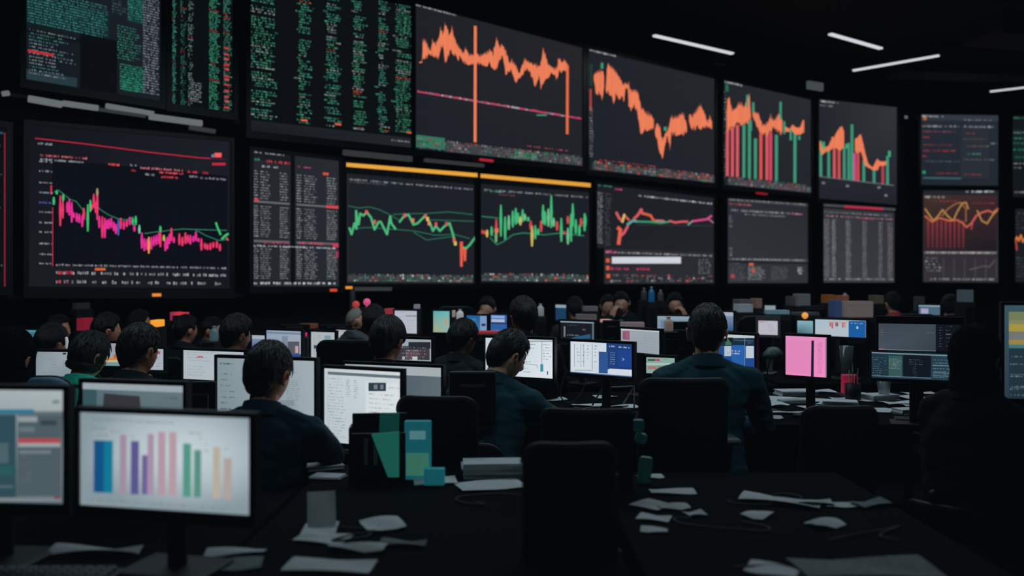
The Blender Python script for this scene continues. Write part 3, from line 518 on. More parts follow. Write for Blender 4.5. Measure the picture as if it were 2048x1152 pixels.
# ---------------------------------------------------------------- monitors on the desks
def monitor(q, d, label, draw=None, bez=(.012, .014, .012, .022), dR=None, desk=DZ, group='desktop monitors', depthk=1, bmat=None, stand=True, neck=None):
    """q = screen edges in the photo, d = distance of its left edge; the yaw follows from the edge slopes"""
    x0, x1, ytl, ytr, ybl, ybr = q
    if dR is None:
        k = ((ytl-HY)+(ybl-HY))/((ytr-HY)+(ybr-HY)); dR = d*min(1.0, max(.93, k))
    a = at(x0, ytl, d); b = at(x1, ytr, dR); u = Vector((b.x-a.x, b.y-a.y, 0))
    D = Disp((a.x, a.y), u, q, .0007*depthk); D.rectify()
    if draw: draw(D)
    Q = D.q; xc = (Q[0][0]+Q[1][0])/2; w = D.O+D.u*xc; rz = math.atan2(D.u.y, D.u.x)
    t = thing('computer_monitor', label, 'monitor', (w.x, w.y, desk), rz, group)
    q2 = [(x-xc, z-desk) for x, z in Q]; zt, zb = q2[0][1], q2[2][1]; W = q2[1][0]-q2[0][0]
    bm = bmesh.new(); frame_ring(bm, q2, bez, -.012, .02)
    box(bm, (0, .032, (zt+zb)/2), (W*.72, .03, (zt-zb)*.7), .012)
    obj('casing', bm, bmat or M['plast'], t)
    link('screen', D.mesh(xc, desk), t)
    if stand:
        zl = zb-bez[3]
        bm = bmesh.new(); box(bm, (0, .055, (zl+.10)/2), (.05, .022, zl+.10), .006); obj('stand_neck', bm, bmat or M['plast'], t)
        bm = bmesh.new(); box(bm, (0, .05, .007), (min(.24, W*.6), .17, .012), .005); obj('stand_base', bm, bmat or M['plast'], t)
    bm = bmesh.new()
    for k in range(4): box(bm, (W*.28+k*.018, -.013, zb-bez[3]*.5), (.009, .003, .004))
    obj('control_buttons', bm, M['gplast'], t)
    return t, D
W1 = (190, 204, 210)
def doc(bgc, n=12, ink=(120, 132, 140), seed=0):
    def f(D):
        D.bg(bgc); c = ink
        D.txt(.05, .05, .5, .03, c, .7, 3)
        for i in range(n):
            v = .14+i*.8/n
            if random.random() < .75: D.txt(.06, v, random.uniform(.3, .55), .022, c, .6, 3)
            if random.random() < .5: D.txt(.6, v, random.uniform(.7, .93), .022, c, .6, 3)
    return f
def d_bar(D):
    D.sat = 1; D.field((194, 208, 213), (132, 148, 156), 9, 1.7, .60, .40)
    for x, t, x1, b, c in ((191, 880, 212, 984, (18, 80, 130)), (210, 880, 229, 985, (14, 118, 146)), (243, 868, 256, 987, (160, 138, 156)), (265, 881, 281, 988, (90, 84, 140)), (287, 909, 298, 988, (104, 96, 144)), (298, 867, 311, 989, (164, 142, 164)), (319, 863, 334, 990, (176, 148, 164)), (341, 863, 356, 991, (178, 152, 162)), (369, 886, 385, 993, (82, 148, 132)), (391, 899, 405, 994, (86, 142, 130)), (429, 893, 443, 996, (180, 170, 156)), (450, 915, 466, 998, (172, 160, 154))):
        D.pquad((x, t), (x1, t+.5), (x1-.5, b), (x-.5, b-.5), c, 3)
    for x, y, x1 in ((185, 838, 262), (262, 842, 352), (188, 856, 218), (225, 862, 245), (197, 869, 221), (264, 872, 277), (380, 865, 407), (403, 876, 408), (406, 887, 421), (405, 900, 422), (452, 897, 462), (180, 998, 460)):
        u, v = D.toU(x, y); u1, _ = D.toU(x1, y); D.txt(u, v-.01, u1, .018, (128, 138, 146), .8, 4)
t1, _ = monitor((163, 503, 822, 836, 1009, 1029), 2.2, 'near monitor with a pastel bar chart of blue, purple, pink, green and tan bars', d_bar, (.012, .013, .016, .03))
def d_tealui(D):
    D.bg(((150, 165, 172), (168, 180, 184), (84, 102, 110), (50, 78, 88)))
    P_ = lambda x0, y0, x1, y1, c, l=3: D.prect(x0, y0, x1, y1, c, l)
    P_(-170, 822, 131, 829, (96, 110, 118), 2); P_(-170, 818, 72, 826, (26, 120, 148), 4)
    D.pquad((-170, 829), (35, 829), (35, 996), (-170, 994), (42, 76, 88), 2); D.pquad((38, 829), (128, 829), (124, 990), (36, 990), (74, 92, 100), 2)
    D.pquad((40, 876), (124, 876), (124, 885), (40, 885), (186, 62, 70), 5); P_(40, 885, 124, 893, (150, 158, 164), 4); P_(40, 832, 78, 843, (140, 152, 158), 4); P_(84, 840, 116, 850, (50, 66, 76), 4); P_(42, 853, 72, 863, (100, 114, 122), 4)
    P_(42, 900, 105, 906, (112, 124, 132), 4); P_(-150, 970, 30, 974, (84, 106, 116), 4); P_(-150, 930, 30, 950, (34, 90, 92), 3); P_(-150, 885, 20, 925, (72, 98, 106), 3)
    P_(108, 800, 122, 806, (110, 122, 130), 4); P_(112, 990, 124, 996, (120, 60, 70), 6); P_(-170, 994, 125, 1002, (120, 132, 138), 3)
    for y in range(910, 960, 8): u, v = D.toU(46, y); D.txt(u, v, u+.07, .015, (100, 112, 120), .6, 5)
t2, _ = monitor((-170, 131, 774, 783, 1003, 1004), 2.25, 'near monitor with a teal grey page and red bar, cut by the left frame edge', d_tealui, (.012, .013, .016, .03))
def d_grey(D):
    D.bg(((86, 110, 120), (100, 120, 128), (66, 84, 92), (60, 90, 96))); D.rect(0, 0, 1, .10, (150, 164, 172), 2); D.rect(0, .10, .14, 1, (50, 84, 92), 2)
    D.pquad((211, 786), (282, 792), (285, 822), (208, 822), (52, 52, 58), 4); D.txt(.8, .17, .95, .03, (60, 70, 78), .8, 5); D.rect(0, .40, .2, .5, (44, 110, 104), 3)
monitor((168, 370, 764, 772, 896, 906), 2.86, 'grey teal monitor with a pale top bar, behind the bar chart monitor', d_grey)
def d_m4(D):
    D.bg(((128, 148, 156), (158, 172, 180), (156, 172, 180), (116, 136, 146))); D.txt(.03, .06, .2, .03, (70, 84, 92), .9, 4)
    D.rows(.04, .2, .2, .9, 9, (100, 116, 124), .3, .7); D.rows(.72, .26, .86, .66, 16, (104, 118, 126), .45, .75); D.rows(.6, .1, .9, .2, 2, (110, 124, 132), .4, .5)
    D.prect(584, 831, 606, 858, (62, 84, 98), 5); D.prect(560, 800, 590, 812, (126, 142, 152), 4); D.prect(614, 850, 618, 857, (40, 50, 60), 6)
monitor((436, 631, 713, 724, 866, 875), 3.95, 'wide light grey monitor in front of the man at lower left', d_m4, group='monitors facing the near man')
def d_m5(D):
    D.bg(((190, 203, 208), (206, 216, 220), (206, 216, 220), (178, 194, 202))); D.rect(.05, .045, .99, .085, (96, 112, 120), 3); D.grad(.55, .15, .97, .97, ((208, 218, 222), (214, 222, 226), (216, 224, 228), (206, 216, 222)), 1)
    D.rows(.05, .13, .3, .95, 20, (120, 134, 142), .35, .55); D.rows(.3, .14, .36, .38, 10, (110, 124, 132), .5, .8); D.rows(.40, .14, .46, .4, 9, (120, 132, 140), .5, .8); D.rows(.6, .3, .95, .6, 5, (150, 162, 168), .3, .6)
    D.prect(739, 765, 774, 782, (44, 60, 74), 5); D.prect(750, 769, 757, 778, (110, 124, 134), 6); D.prect(763, 769, 769, 778, (110, 124, 134), 6); D.txt(.86, .2, .98, .02, (130, 142, 150), .7)
monitor((650, 803, 734, 746, 884, 896), 3.75, 'bright squarish monitor with a white document and small dark box', d_m5)
def d_m6(D):
    D.bg(((66, 84, 94), (90, 106, 116), (96, 112, 120), (60, 78, 88))); D.rect(0, 0, 1, .13, (160, 172, 178), 3)
monitor((691, 884, 725, 738, 862, 872), 4.25, 'grey monitor with a pale top bar behind the white document monitor', d_m6)
def d_m7(D):
    doc((172, 184, 192), 8)(D); D.prect(396, 712, 408, 715, (200, 80, 90), 6)
monitor((368, 490, 700, 704, 757, 764), 5.0, 'white document monitor with a small red word, left of the near man', d_m7)
def d_m8(D):
    D.bg(((128, 142, 150), (150, 162, 170), (120, 140, 152), (134, 148, 158))); D.rows(.4, .3, .6, .7, 4, (80, 90, 100), .3, .5); D.rows(.74, .35, .92, .6, 5, (90, 100, 108), .4, .7); D.prect(127, 705, 134, 709, (50, 60, 66), 5)
monitor((73, 147, 703, 704, 752, 753), 5.0, 'pale blue grey monitor beside the woman in the teal shirt', d_m8)
def d_m9(D):
    D.bg((150, 156, 166)); D.prect(205, 716, 262, 720, (226, 120, 36), 5); D.prect(229, 709, 234, 716, (200, 90, 40), 6); D.prect(205, 720, 262, 724, (190, 186, 130), 4); D.prect(205, 724, 262, 732, (110, 150, 160), 4); D.rows(.2, .1, .8, .4, 4, (110, 116, 128), .4, .6)
monitor((206, 262, 686, 687, 731, 732), 5.3, 'small monitor with an orange stripe between two seated heads', d_m9)
def d_m10(D):
    D.bg((166, 176, 188)); D.rows(.5, .1, .95, .9, 10, (60, 66, 76), .4, .4); D.prect(316, 703, 322, 708, (190, 80, 100), 5)
monitor((276, 329, 697, 698, 739, 740), 5.15, 'small white monitor partly behind the head of the man in dark jacket', d_m10)
def d_m11(D):
    D.bg(((140, 158, 184), (156, 166, 184), (150, 160, 180), (140, 156, 180))); D.rect(0, .05, 1, .12, (110, 130, 156), 3); D.prect(577, 683, 600, 708, (86, 86, 98), 4); D.prect(592, 692, 598, 706, (190, 160, 160), 5); D.prect(545, 708, 604, 716, (34, 76, 150), 5); D.prect(565, 672, 577, 700, (120, 136, 160), 4)
monitor((534, 604, 659, 664, 716, 718), 6.35, 'pale blue monitor with a photo and dark blue strip, behind the near man', d_m11)
def d_blue(D): D.bg(((130, 150, 176), (130, 150, 176), (36, 80, 140), (36, 80, 140))); D.rect(0, .0, 1, .2, (160, 172, 190), 2)
monitor((505, 532, 670, 671, 706, 707), 6.6, 'small blue monitor edge left of the pale blue one', d_blue)
def d_m12(D):
    D.bg((168, 180, 186)); D.rows(.1, .12, .5, .9, 12, (104, 116, 124), .4, .5); D.prect(650, 671, 663, 678, (120, 150, 172), 5); D.prect(629, 690, 635, 697, (60, 70, 80), 5); D.prect(651, 690, 655, 703, (100, 108, 116), 5)
monitor((623, 671, 663, 665, 718, 720), 6.35, 'narrow white document monitor in the middle row', d_m12)
monitor((673, 716, 659, 661, 704, 706), 6.7, 'white monitor partly hidden by the dark coat', doc((170, 176, 186), 5))
def d_m14(D): doc((176, 184, 198), 6)(D); D.rect(.5, .2, .98, .25, (120, 134, 140), 4); D.txt(.5, .66, .8, .03, (220, 120, 170), .9, 5)
monitor((790, 835, 621, 622, 666, 667), 7.5, 'white monitor with a faint pink line in the far row', d_m14)
def d_m15(D): D.bg(((84, 170, 176), (92, 184, 190), (140, 176, 170), (160, 170, 130))); D.prect(890, 637, 896, 650, (176, 160, 110), 4)
monitor((867, 900, 622, 622, 664, 665), 7.5, 'small monitor with a turquoise picture in the far row', d_m15)
def d_m16(D): D.bg(((32, 92, 156), (34, 96, 160), (60, 110, 166), (50, 112, 170))); D.prect(961, 632, 976, 665, (120, 150, 200), 3); D.prect(964, 647, 972, 652, (40, 50, 66), 4); D.prect(941, 637, 953, 641, (30, 140, 170), 4)
monitor((934, 975, 630, 632, 664, 665), 7.5, 'blue monitor right of the turquoise one in the far row', d_m16)
def d_m17(D): D.bg((40, 92, 172)); D.rect(.05, .05, .85, .2, (130, 170, 220), 3); D.rect(.05, .25, .85, .42, (170, 180, 210), 3); D.rect(0, .45, 1, .52, (40, 50, 80), 3); D.txt(.1, .86, .9, .04, (130, 160, 210), .8)
monitor((982, 1015, 629, 630, 664, 665), 7.1, 'narrow blue monitor with white rows beside the standing black hair', d_m17)
def d_m18(D):
    D.bg((150, 164, 174)); D.prect(818, 684, 862, 697, (40, 42, 50), 3); D.prect(790, 692, 860, 720, (58, 56, 66), 2); D.prect(812, 699, 838, 719, (96, 74, 86), 4); D.prect(839, 698, 858, 712, (72, 56, 66), 4)
    for a in range(5): u, v = D.toU(805, 693+a*6); D.txt(u, v, .9, .05, (150, 176, 176), .5, 5)
    D.prect(826, 713, 836, 720, (190, 192, 196), 6); D.prect(806, 713, 811, 719, (170, 172, 178), 6)
monitor((775, 864, 676, 680, 720, 722), 5.2, 'monitor with a dark page inside a pale border beside the second head', d_m18)
def d_m19(D):
    D.bg(((196, 210, 220), (214, 226, 232), (222, 230, 236), (186, 204, 218))); D.prect(1046, 681, 1107, 684, (150, 164, 172), 3); D.pline([(1085, 684), (1085, 728)], .8, (90, 100, 108), 4)
    for y, x1 in ((687, 1072), (694, 1070), (709, 1060), (722, 1062), (735, 1058), (742, 1062)): u, v = D.toU(1048, y); u1, _ = D.toU(x1, y); D.txt(u, v, u1, .03, (140, 154, 164), .85)
    u, v = D.toU(1088, 688); D.rows(u, v, u+.12, v+.45, 6, (120, 132, 140), .4, .6); D.prect(1082, 728, 1088, 743, (48, 150, 172), 6); D.prect(1095.5, 742, 1097.5, 749, (50, 60, 70), 6); D.pline([(1046, 727), (1076, 730), (1076, 736)], .8, (110, 120, 128), 4)
monitor((972, 1107, 675, 680, 749, 757), 4.75, 'bright white document monitor behind the man resting on his hand', d_m19)
def d_m20(D):
    D.bg(((206, 218, 228), (200, 214, 230), (190, 204, 216), (206, 218, 226)))
    Pq = lambda x0, y0, x1, y1, c, l=3: D.pquad((x0, y0), (x1, y0+(x1-x0)*.05), (x1, y1+(x1-x0)*.05), (x0, y1), c, l)
    Pq(1214, 686, 1265, 738, (24, 62, 130), 4); Pq(1199, 703, 1217, 746, (42, 84, 152), 5); Pq(1220, 737, 1265, 747, (206, 214, 226), 5); Pq(1238, 700, 1264, 733, (26, 66, 150), 5)
    for x, y, x1 in ((1218, 690, 1235), (1239, 692, 1262)): u, v = D.toU(x, y); u1, _ = D.toU(x1, y); D.txt(u, v, u1, .06, (190, 206, 220), .95, 7)
    for k in range(6): u, v = D.toU(1222, 704+k*4.5); D.txt(u, v, u+.08, .025, (150, 174, 210), .9, 7)
    for x in (1150, 1163, 1169, 1186): D.pline([(x, 688), (x, 733)], .9, (128, 140, 148), 4)
    D.pline([(1150, 740), (1186, 741)], .9, (110, 120, 130), 4); D.pline([(1186, 689), (1186, 738)], .9, (110, 120, 130), 4)
    for x in (1155, 1166, 1175, 1190): u, v = D.toU(x, 690); D.rows(u, v, u+.05, v+.6, 6, (120, 132, 142), .4, .6)
    D.pline([(1246, 716), (1250, 718), (1246, 721)], 1, (160, 190, 230), 8); D.rect(0, .97, 1, 1, (60, 90, 140), 6)
monitor((1142, 1266, 681, 690, 746, 753), 4.75, 'white table monitor with dark blue panels, in the centre', d_m20)
def d_m21(D): D.bg(((160, 170, 180), (150, 162, 172), (150, 160, 172), (146, 158, 170))); D.rect(0, 0, 1, .05, (190, 200, 208), 3); D.rect(.05, .1, .24, .48, (150, 80, 110), 4); D.rect(.13, .08, .24, .42, (164, 88, 116), 5); [D.txt(.3, .1+k*.12, .9, .02, (130, 142, 152), .6) for k in range(7)]
monitor((1243, 1321, 657, 662, 702, 709), 5.7, 'pale grey monitor with a small pink picture, behind the table monitor', d_m21)
def d_m22(D): D.bg((132, 168, 156)); D.prect(1296, 718, 1320, 722, (50, 90, 70), 4); D.prect(1310, 718, 1320, 722, (180, 70, 90), 5); D.prect(1292, 726, 1350, 730, (160, 196, 184), 4); D.prect(1296, 732, 1314, 738, (170, 116, 100), 5); D.prect(1316, 732, 1330, 736, (110, 130, 110), 5)
monitor((1293, 1350, 714, 716, 746, 748), 5.0, 'small green tinted monitor behind the shoulder of the large man', d_m22)
def d_m23(D):
    D.bg((28, 74, 150)); D.prect(1430, 668, 1511, 676, (186, 198, 206), 4); D.prect(1430, 676, 1511, 692, (22, 44, 66), 3); D.prect(1452, 675, 1464, 690, (60, 110, 84), 4); D.pquad((1456, 675), (1468, 675), (1466, 684), (1462, 684), (20, 30, 34), 5); D.prect(1465, 690, 1491, 738, (32, 96, 180), 4); D.prect(1493, 692, 1509, 716, (186, 200, 216), 5); D.prect(1450, 692, 1464, 712, (176, 190, 204), 5)
    for y in (699, 704): u, v = D.toU(1456, y); D.txt(u, v, u+.33, .05, (200, 214, 232), .9, 7)
    D.pline([(1491, 676), (1491, 735)], 1, (110, 150, 190), 6); D.pline([(1468, 680), (1508, 682)], 1, (90, 120, 150), 6); u, v = D.toU(1496, 684); D.txt(u, v, u+.14, .04, (90, 130, 170), .8, 7)
monitor((1432, 1511, 667, 672, 735, 740), 4.95, 'blue monitor with white boxes beside the ear of the large man', d_m23)
monitor((1440, 1468, 624, 625, 661, 662), 7.0, 'small blue monitor far behind the blue one', d_blue)
def d_m25(D):
    D.sat = 1; D.bg(((226, 140, 190), (228, 142, 190), (238, 140, 196), (232, 136, 188)))
    for k in range(30): u = .03+k*.0195; D.rect(u, .08+random.uniform(0, .05), u+.0035, .95, (204, 116, 168), 2)
    for k in range(30): D.rect(.03, .1+k*.029, .60, .105+k*.029, (216, 128, 180), 3)
    D.pquad((1624, 681), (1629, 681), (1628.5, 753), (1623, 753), (34, 24, 48), 5); D.rect(.965, .03, 1, 1, (150, 110, 150), 5)
    u, v = D.toU(1636, 685); D.rows(u, v, u+.14, .92, 24, (190, 88, 160), .5, .8)
monitor((1572, 1655, 671, 675, 749, 755), 4.8, 'square monitor with a bright pink page and black bar', d_m25)
def d_m26(D): D.bg((184, 180, 196)); D.txt(.05, .05, .5, .08, (220, 100, 110), .95, 5); D.rows(.5, .25, .9, .8, 5, (150, 150, 166), .4, .6)
monitor((1517, 1556, 641, 642, 669, 670), 7.0, 'small grey framed monitor with a white page in the far row', d_m26, (.02, .04, .018, .022), bmat=M['gplast'])
def d_m27(D): D.bg((120, 146, 164)); D.rect(0, 0, 1, .2, (136, 156, 172), 2); D.rect(.1, .3, .5, .9, (96, 130, 160), 2)
monitor((1315, 1384, 632, 633, 661, 662), 7.0, 'pale blue monitor left of the large man, far row', d_m27)
def d_m28(D):
    D.bg((24, 26, 34)); D.rect(0, 0, 1, .08, (130, 156, 170), 4); D.rect(.93, 0, 1, 1, (84, 104, 116), 4); D.rect(.1, .3, .15, .9, (110, 120, 128), 5); D.pquad((1150, 674), (1182, 668), (1182, 677), (1140, 678), (30, 90, 130), 4); D.txt(.2, .2, .5, .05, (80, 90, 90), .8, 5); D.txt(.2, .75, .55, .08, (130, 140, 146), .9, 5); D.rect(.65, .4, .75, .5, (90, 60, 100), 5)
monitor((1122, 1190, 641, 645, 677, 679), 6.35, 'dark page monitor with a pale border in the middle row', d_m28)
def d_m29(D):
    D.bg(((160, 190, 204), (170, 192, 206), (170, 192, 206), (176, 186, 196))); D.prect(1698, 642, 1732, 676, (20, 92, 168), 4)
    for x, c in ((1660, (196, 80, 80)), (1664, (206, 70, 70)), (1671, (200, 90, 90)), (1674, (80, 90, 130)), (1685, (196, 90, 80)), (1689, (210, 130, 120))): D.prect(x, 645, x+3, random.uniform(652, 657), c, 5)
    D.prect(1656, 643, 1696, 646, (196, 160, 160), 4); u, v = D.toU(1702, 645); D.txt(u, v, .95, .08, (130, 180, 220), .9, 6); D.rect(.82, .35, .85, .5, (180, 210, 230), 6)
monitor((1631, 1733, 638, 642, 671, 675), 6.7, 'wide monitor with red bars and a blue panel in the far right row', d_m29)
monitor((1595, 1627, 641, 642, 666, 667), 6.9, 'small cyan monitor just left of the wide red bar monitor', lambda D: D.bg(((130, 180, 196), (130, 176, 190), (90, 140, 156), (60, 100, 120))))
def d_m30(D):
    D.bg(((62, 74, 86), (24, 30, 38), (20, 26, 34), (60, 74, 84))); D.grad(0, 0, .70, 1, ((58, 68, 80), (60, 70, 80), (52, 64, 74), (66, 80, 92)), 1); D.rect(.70, 0, 1, 1, (15, 20, 29), 2)
    D.rows(.02, .15, .08, .5, 4, (110, 124, 132), .3, .5); D.rows(.02, .7, .1, .98, 5, (90, 100, 108), .4, .6); D.rows(.74, .1, .78, .9, 8, (90, 104, 112), .3, .6); D.rows(.82, .05, .9, .9, 6, (70, 80, 90), .3, .6); D.txt(.82, .34, .88, .04, (170, 180, 184), .9, 5); D.rect(.01, .95, .06, .98, (190, 70, 120), 5); D.rect(.0, .98, .7, 1, (110, 134, 146), 5); D.txt(.6, .3, .68, .03, (120, 130, 140), .6)
def d_m31(D):
    D.bg(((28, 52, 68), (34, 62, 78), (36, 64, 80), (24, 46, 60))); D.pquad((1806, 709), (1862, 711), (1861, 757), (1806, 755), (14, 22, 34), 3); D.pquad((1777, 711), (1804, 712), (1804, 754), (1777, 753), (48, 88, 86), 3)
    D.pline([(1744, 705), (1916, 712)], 2.4, (110, 140, 154), 4); D.pline([(1744, 751), (1862, 756)], 1.5, (90, 124, 140), 4)
    u, v = D.toU(1778, 717); D.rows(u, v, u+.15, v+.42, 8, (140, 164, 160), .5, .75); D.rows(.01, .2, .13, .95, 9, (96, 130, 146), .35, .7); D.rows(.14, .2, .18, .9, 6, (80, 110, 126), .3, .6)
    D.rows(.69, .22, .99, .98, 7, (104, 136, 152), .35, .85); D.rows(.42, .25, .62, .5, 3, (120, 136, 146), .25, .6); D.rows(.47, .5, .52, .95, 7, (90, 104, 114), .4, .6)
    for y in (730, 745, 751): D.pline([(1866, y), (1918, y+2)], 1.3, (96, 130, 146), 5)
monitor((1757, 1922, 646, 650, 699, 704), 4.6, 'dark wide monitor with a grey page, upper one of the stacked pair', d_m30, (.012, .04, .012, .004), dR=4.45)
monitor((1743, 1922, 703, 709, 755, 762), 4.5, 'wide monitor with teal panels, lower one of the stacked pair', d_m31, (.006, .004, .006, .016), dR=4.35)
def d_m32(D):
    D.bg(((54, 84, 94), (54, 84, 94), (34, 54, 68), (36, 60, 74)))
    for v0, v1, c in ((.07, .16, (112, 124, 80)), (.16, .20, (128, 132, 92)), (.20, .28, (166, 146, 52)), (.28, .37, (112, 116, 112)), (.37, .42, (158, 128, 60)), (.42, .46, (60, 118, 130)), (.46, 1, (30, 50, 62))): D.rect(.04, v0, .98, v1, c, 2)
    for v in (.54, .62, .75, .86, .89, .95): D.txt(.05, v, .9, .02, (96, 118, 130), .8, 4); 
    D.rect(.05, .735, .9, .745, (60, 86, 100), 4); D.rect(.05, .88, .9, .89, (60, 86, 100), 4)
monitor((2007, 2260, 612, 610, 793, 806), 3.5, 'tall monitor with yellow and teal rows at the right frame edge', d_m32, dR=3.4)
monitor((1838, 1881, 610, 611, 629, 630), 9.0, 'small pale monitor beside the far man in the blue shirt', lambda D: (D.bg((70, 100, 124)), D.rect(0, 0, 1, .15, (130, 160, 176), 3), D.rect(.1, .35, .45, .9, (160, 160, 200), 3)))
monitor((44, 80, 660, 660, 676, 677), 6.95, 'cyan sliver of a monitor between dark figures at far left', lambda D: (D.bg((60, 112, 134)), D.rect(0, 0, 1, .25, (66, 140, 166), 3)))
monitor((1112, 1134, 609, 610, 640, 641), 8.7, 'small dark blue monitor left of the far black haired head', lambda D: (D.bg((22, 60, 100)), D.rect(0, 0, 1, .2, (130, 160, 176), 3)))
monitor((1530, 1552, 611, 611, 624, 625), 9.2, 'tiny glowing white monitor between far desks', lambda D: D.bg((130, 150, 160)))
# monitors seen from behind (dark backs)
def monitor_back(px0, px1, pyt, pyb, d, label, m=None, rz=0):
    a = at(px0, pyt, d); b = at(px1, pyb, d); w = b.x-a.x; h = a.z-b.z
    t = thing('monitor_back', label, 'monitor', ((a.x+b.x)/2, d, DZ), rz, 'monitors seen from the back')
    zc = (a.z+b.z)/2-DZ
    bm = bmesh.new(); box(bm, (0, 0, zc), (w, .03, h), .010); box(bm, (0, -.025, zc), (w*.6, .03, h*.55), .012); obj('casing', bm, m or M['plast'], t)
    z = b.z-DZ+.06; obj('stand_neck', BX(((0, -.04, z/2), (.05, .02, z), .005)), m or M['plast'], t); obj('stand_base', BX(((0, -.03, .007), (min(.24, w*.6), .17, .012), .005)), m or M['plast'], t)
monitor_back(898, 992, 742, 850, 3.95, 'black monitor back left of the man resting on his hand')
monitor_back(374, 434, 762, 860, 3.9, 'black monitor back right of the pale top bar monitor')
monitor_back(1333, 1386, 643, 712, 6.2, 'dark monitor back left of the large man')
monitor_back(1680, 1730, 618, 636, 8.6, 'beige monitor back beside the far boxes', cmat((120, 112, 110), .6, 'beige'))
monitor_back(1738, 1755, 608, 634, 8.8, 'dark monitor back left of the far man in blue shirt')
monitor_back(1600, 1660, 611, 632, 8.9, 'wide dark monitor back behind the orange dot')
monitor_back(560, 620, 648, 668, 7.2, 'dark low monitor back above the pale blue monitor')
monitor_back(640, 705, 648, 666, 7.3, 'dark grey low monitor back above the narrow white monitor')
monitor_back(1205, 1240, 640, 690, 6.6, 'black monitor back between the dark page and pale grey monitors')
# ---------------------------------------------------------------- desks
def desk(x0, x1, y0, y1, label, panel=True):
    cx, cy = (x0+x1)/2, (y0+y1)/2; w, dp = x1-x0, y1-y0
    t = thing('desk', label, 'desk', (cx, cy, 0), 0, 'desks in rows across the room')
    obj('desktop', BX(((0, 0, DZ-.0165), (w, dp, .03), .006)), M['desk'], t)
    for sx in (-1, 1):
        for sy in (-1, 1): obj('leg', BX(((sx*(w/2-.05), sy*(dp/2-.06), (DZ-.03)/2), (.045, .045, DZ-.03), .005)), M['metal'], t)
    if panel: obj('back_panel', BX(((0, dp/2-.03, .45), (w-.12, .018, .42), .003)), M['desk'], t)
desk(-2.35, -.78, 1.95, 3.0, 'near desk under the bar chart monitor')
desk(-.76, .30, 1.80, 3.5, 'near desk strewn with papers at bottom centre')
desk(.34, 1.28, 1.80, 3.35, 'near desk strewn with papers at bottom right')
desk(-1.62, -.30, 3.68, 4.45, 'desk the near man sits at, under two bright monitors')
desk(-.22, 1.06, 4.48, 5.85, 'desk under the white document and table monitors')
desk(1.08, 2.75, 4.48, 5.85, 'cluttered desk under the pink page monitor')
desk(-3.2, -1.53, 4.85, 5.55, 'desk beside the woman in the teal shirt')
desk(-1.5, -.42, 4.85, 5.55, 'desk behind the near man between two dark heads')
desk(2.12, 3.3, 3.15, 3.9, 'desk at the right frame edge')
desk(-4.4, -2.4, 6.72, 7.3, 'middle row desk behind the leftmost heads')
desk(-2.35, -.9, 6.15, 7.0, 'middle row desk under the pale blue monitor')
desk(.0, 1.95, 6.18, 7.35, 'middle row desk under the dark page monitor')
desk(2.0, 4.4, 6.35, 7.35, 'middle row desk under the wide red bar monitor')
desk(-1.3, .35, 7.4, 8.2, 'far row desk under the turquoise monitor')
desk(.6, 2.9, 8.1, 8.75, 'far row desk where two men sit in dark suits')
desk(2.95, 5.6, 8.5, 9.3, 'far row desk strewn with boxes')
desk(3.6, 6.0, 10.4, 11.2, 'farthest desk in front of the man in the blue shirt')
desk(-3.7, -1.7, 8.95, 9.55, 'far left desk under the large magenta chart')
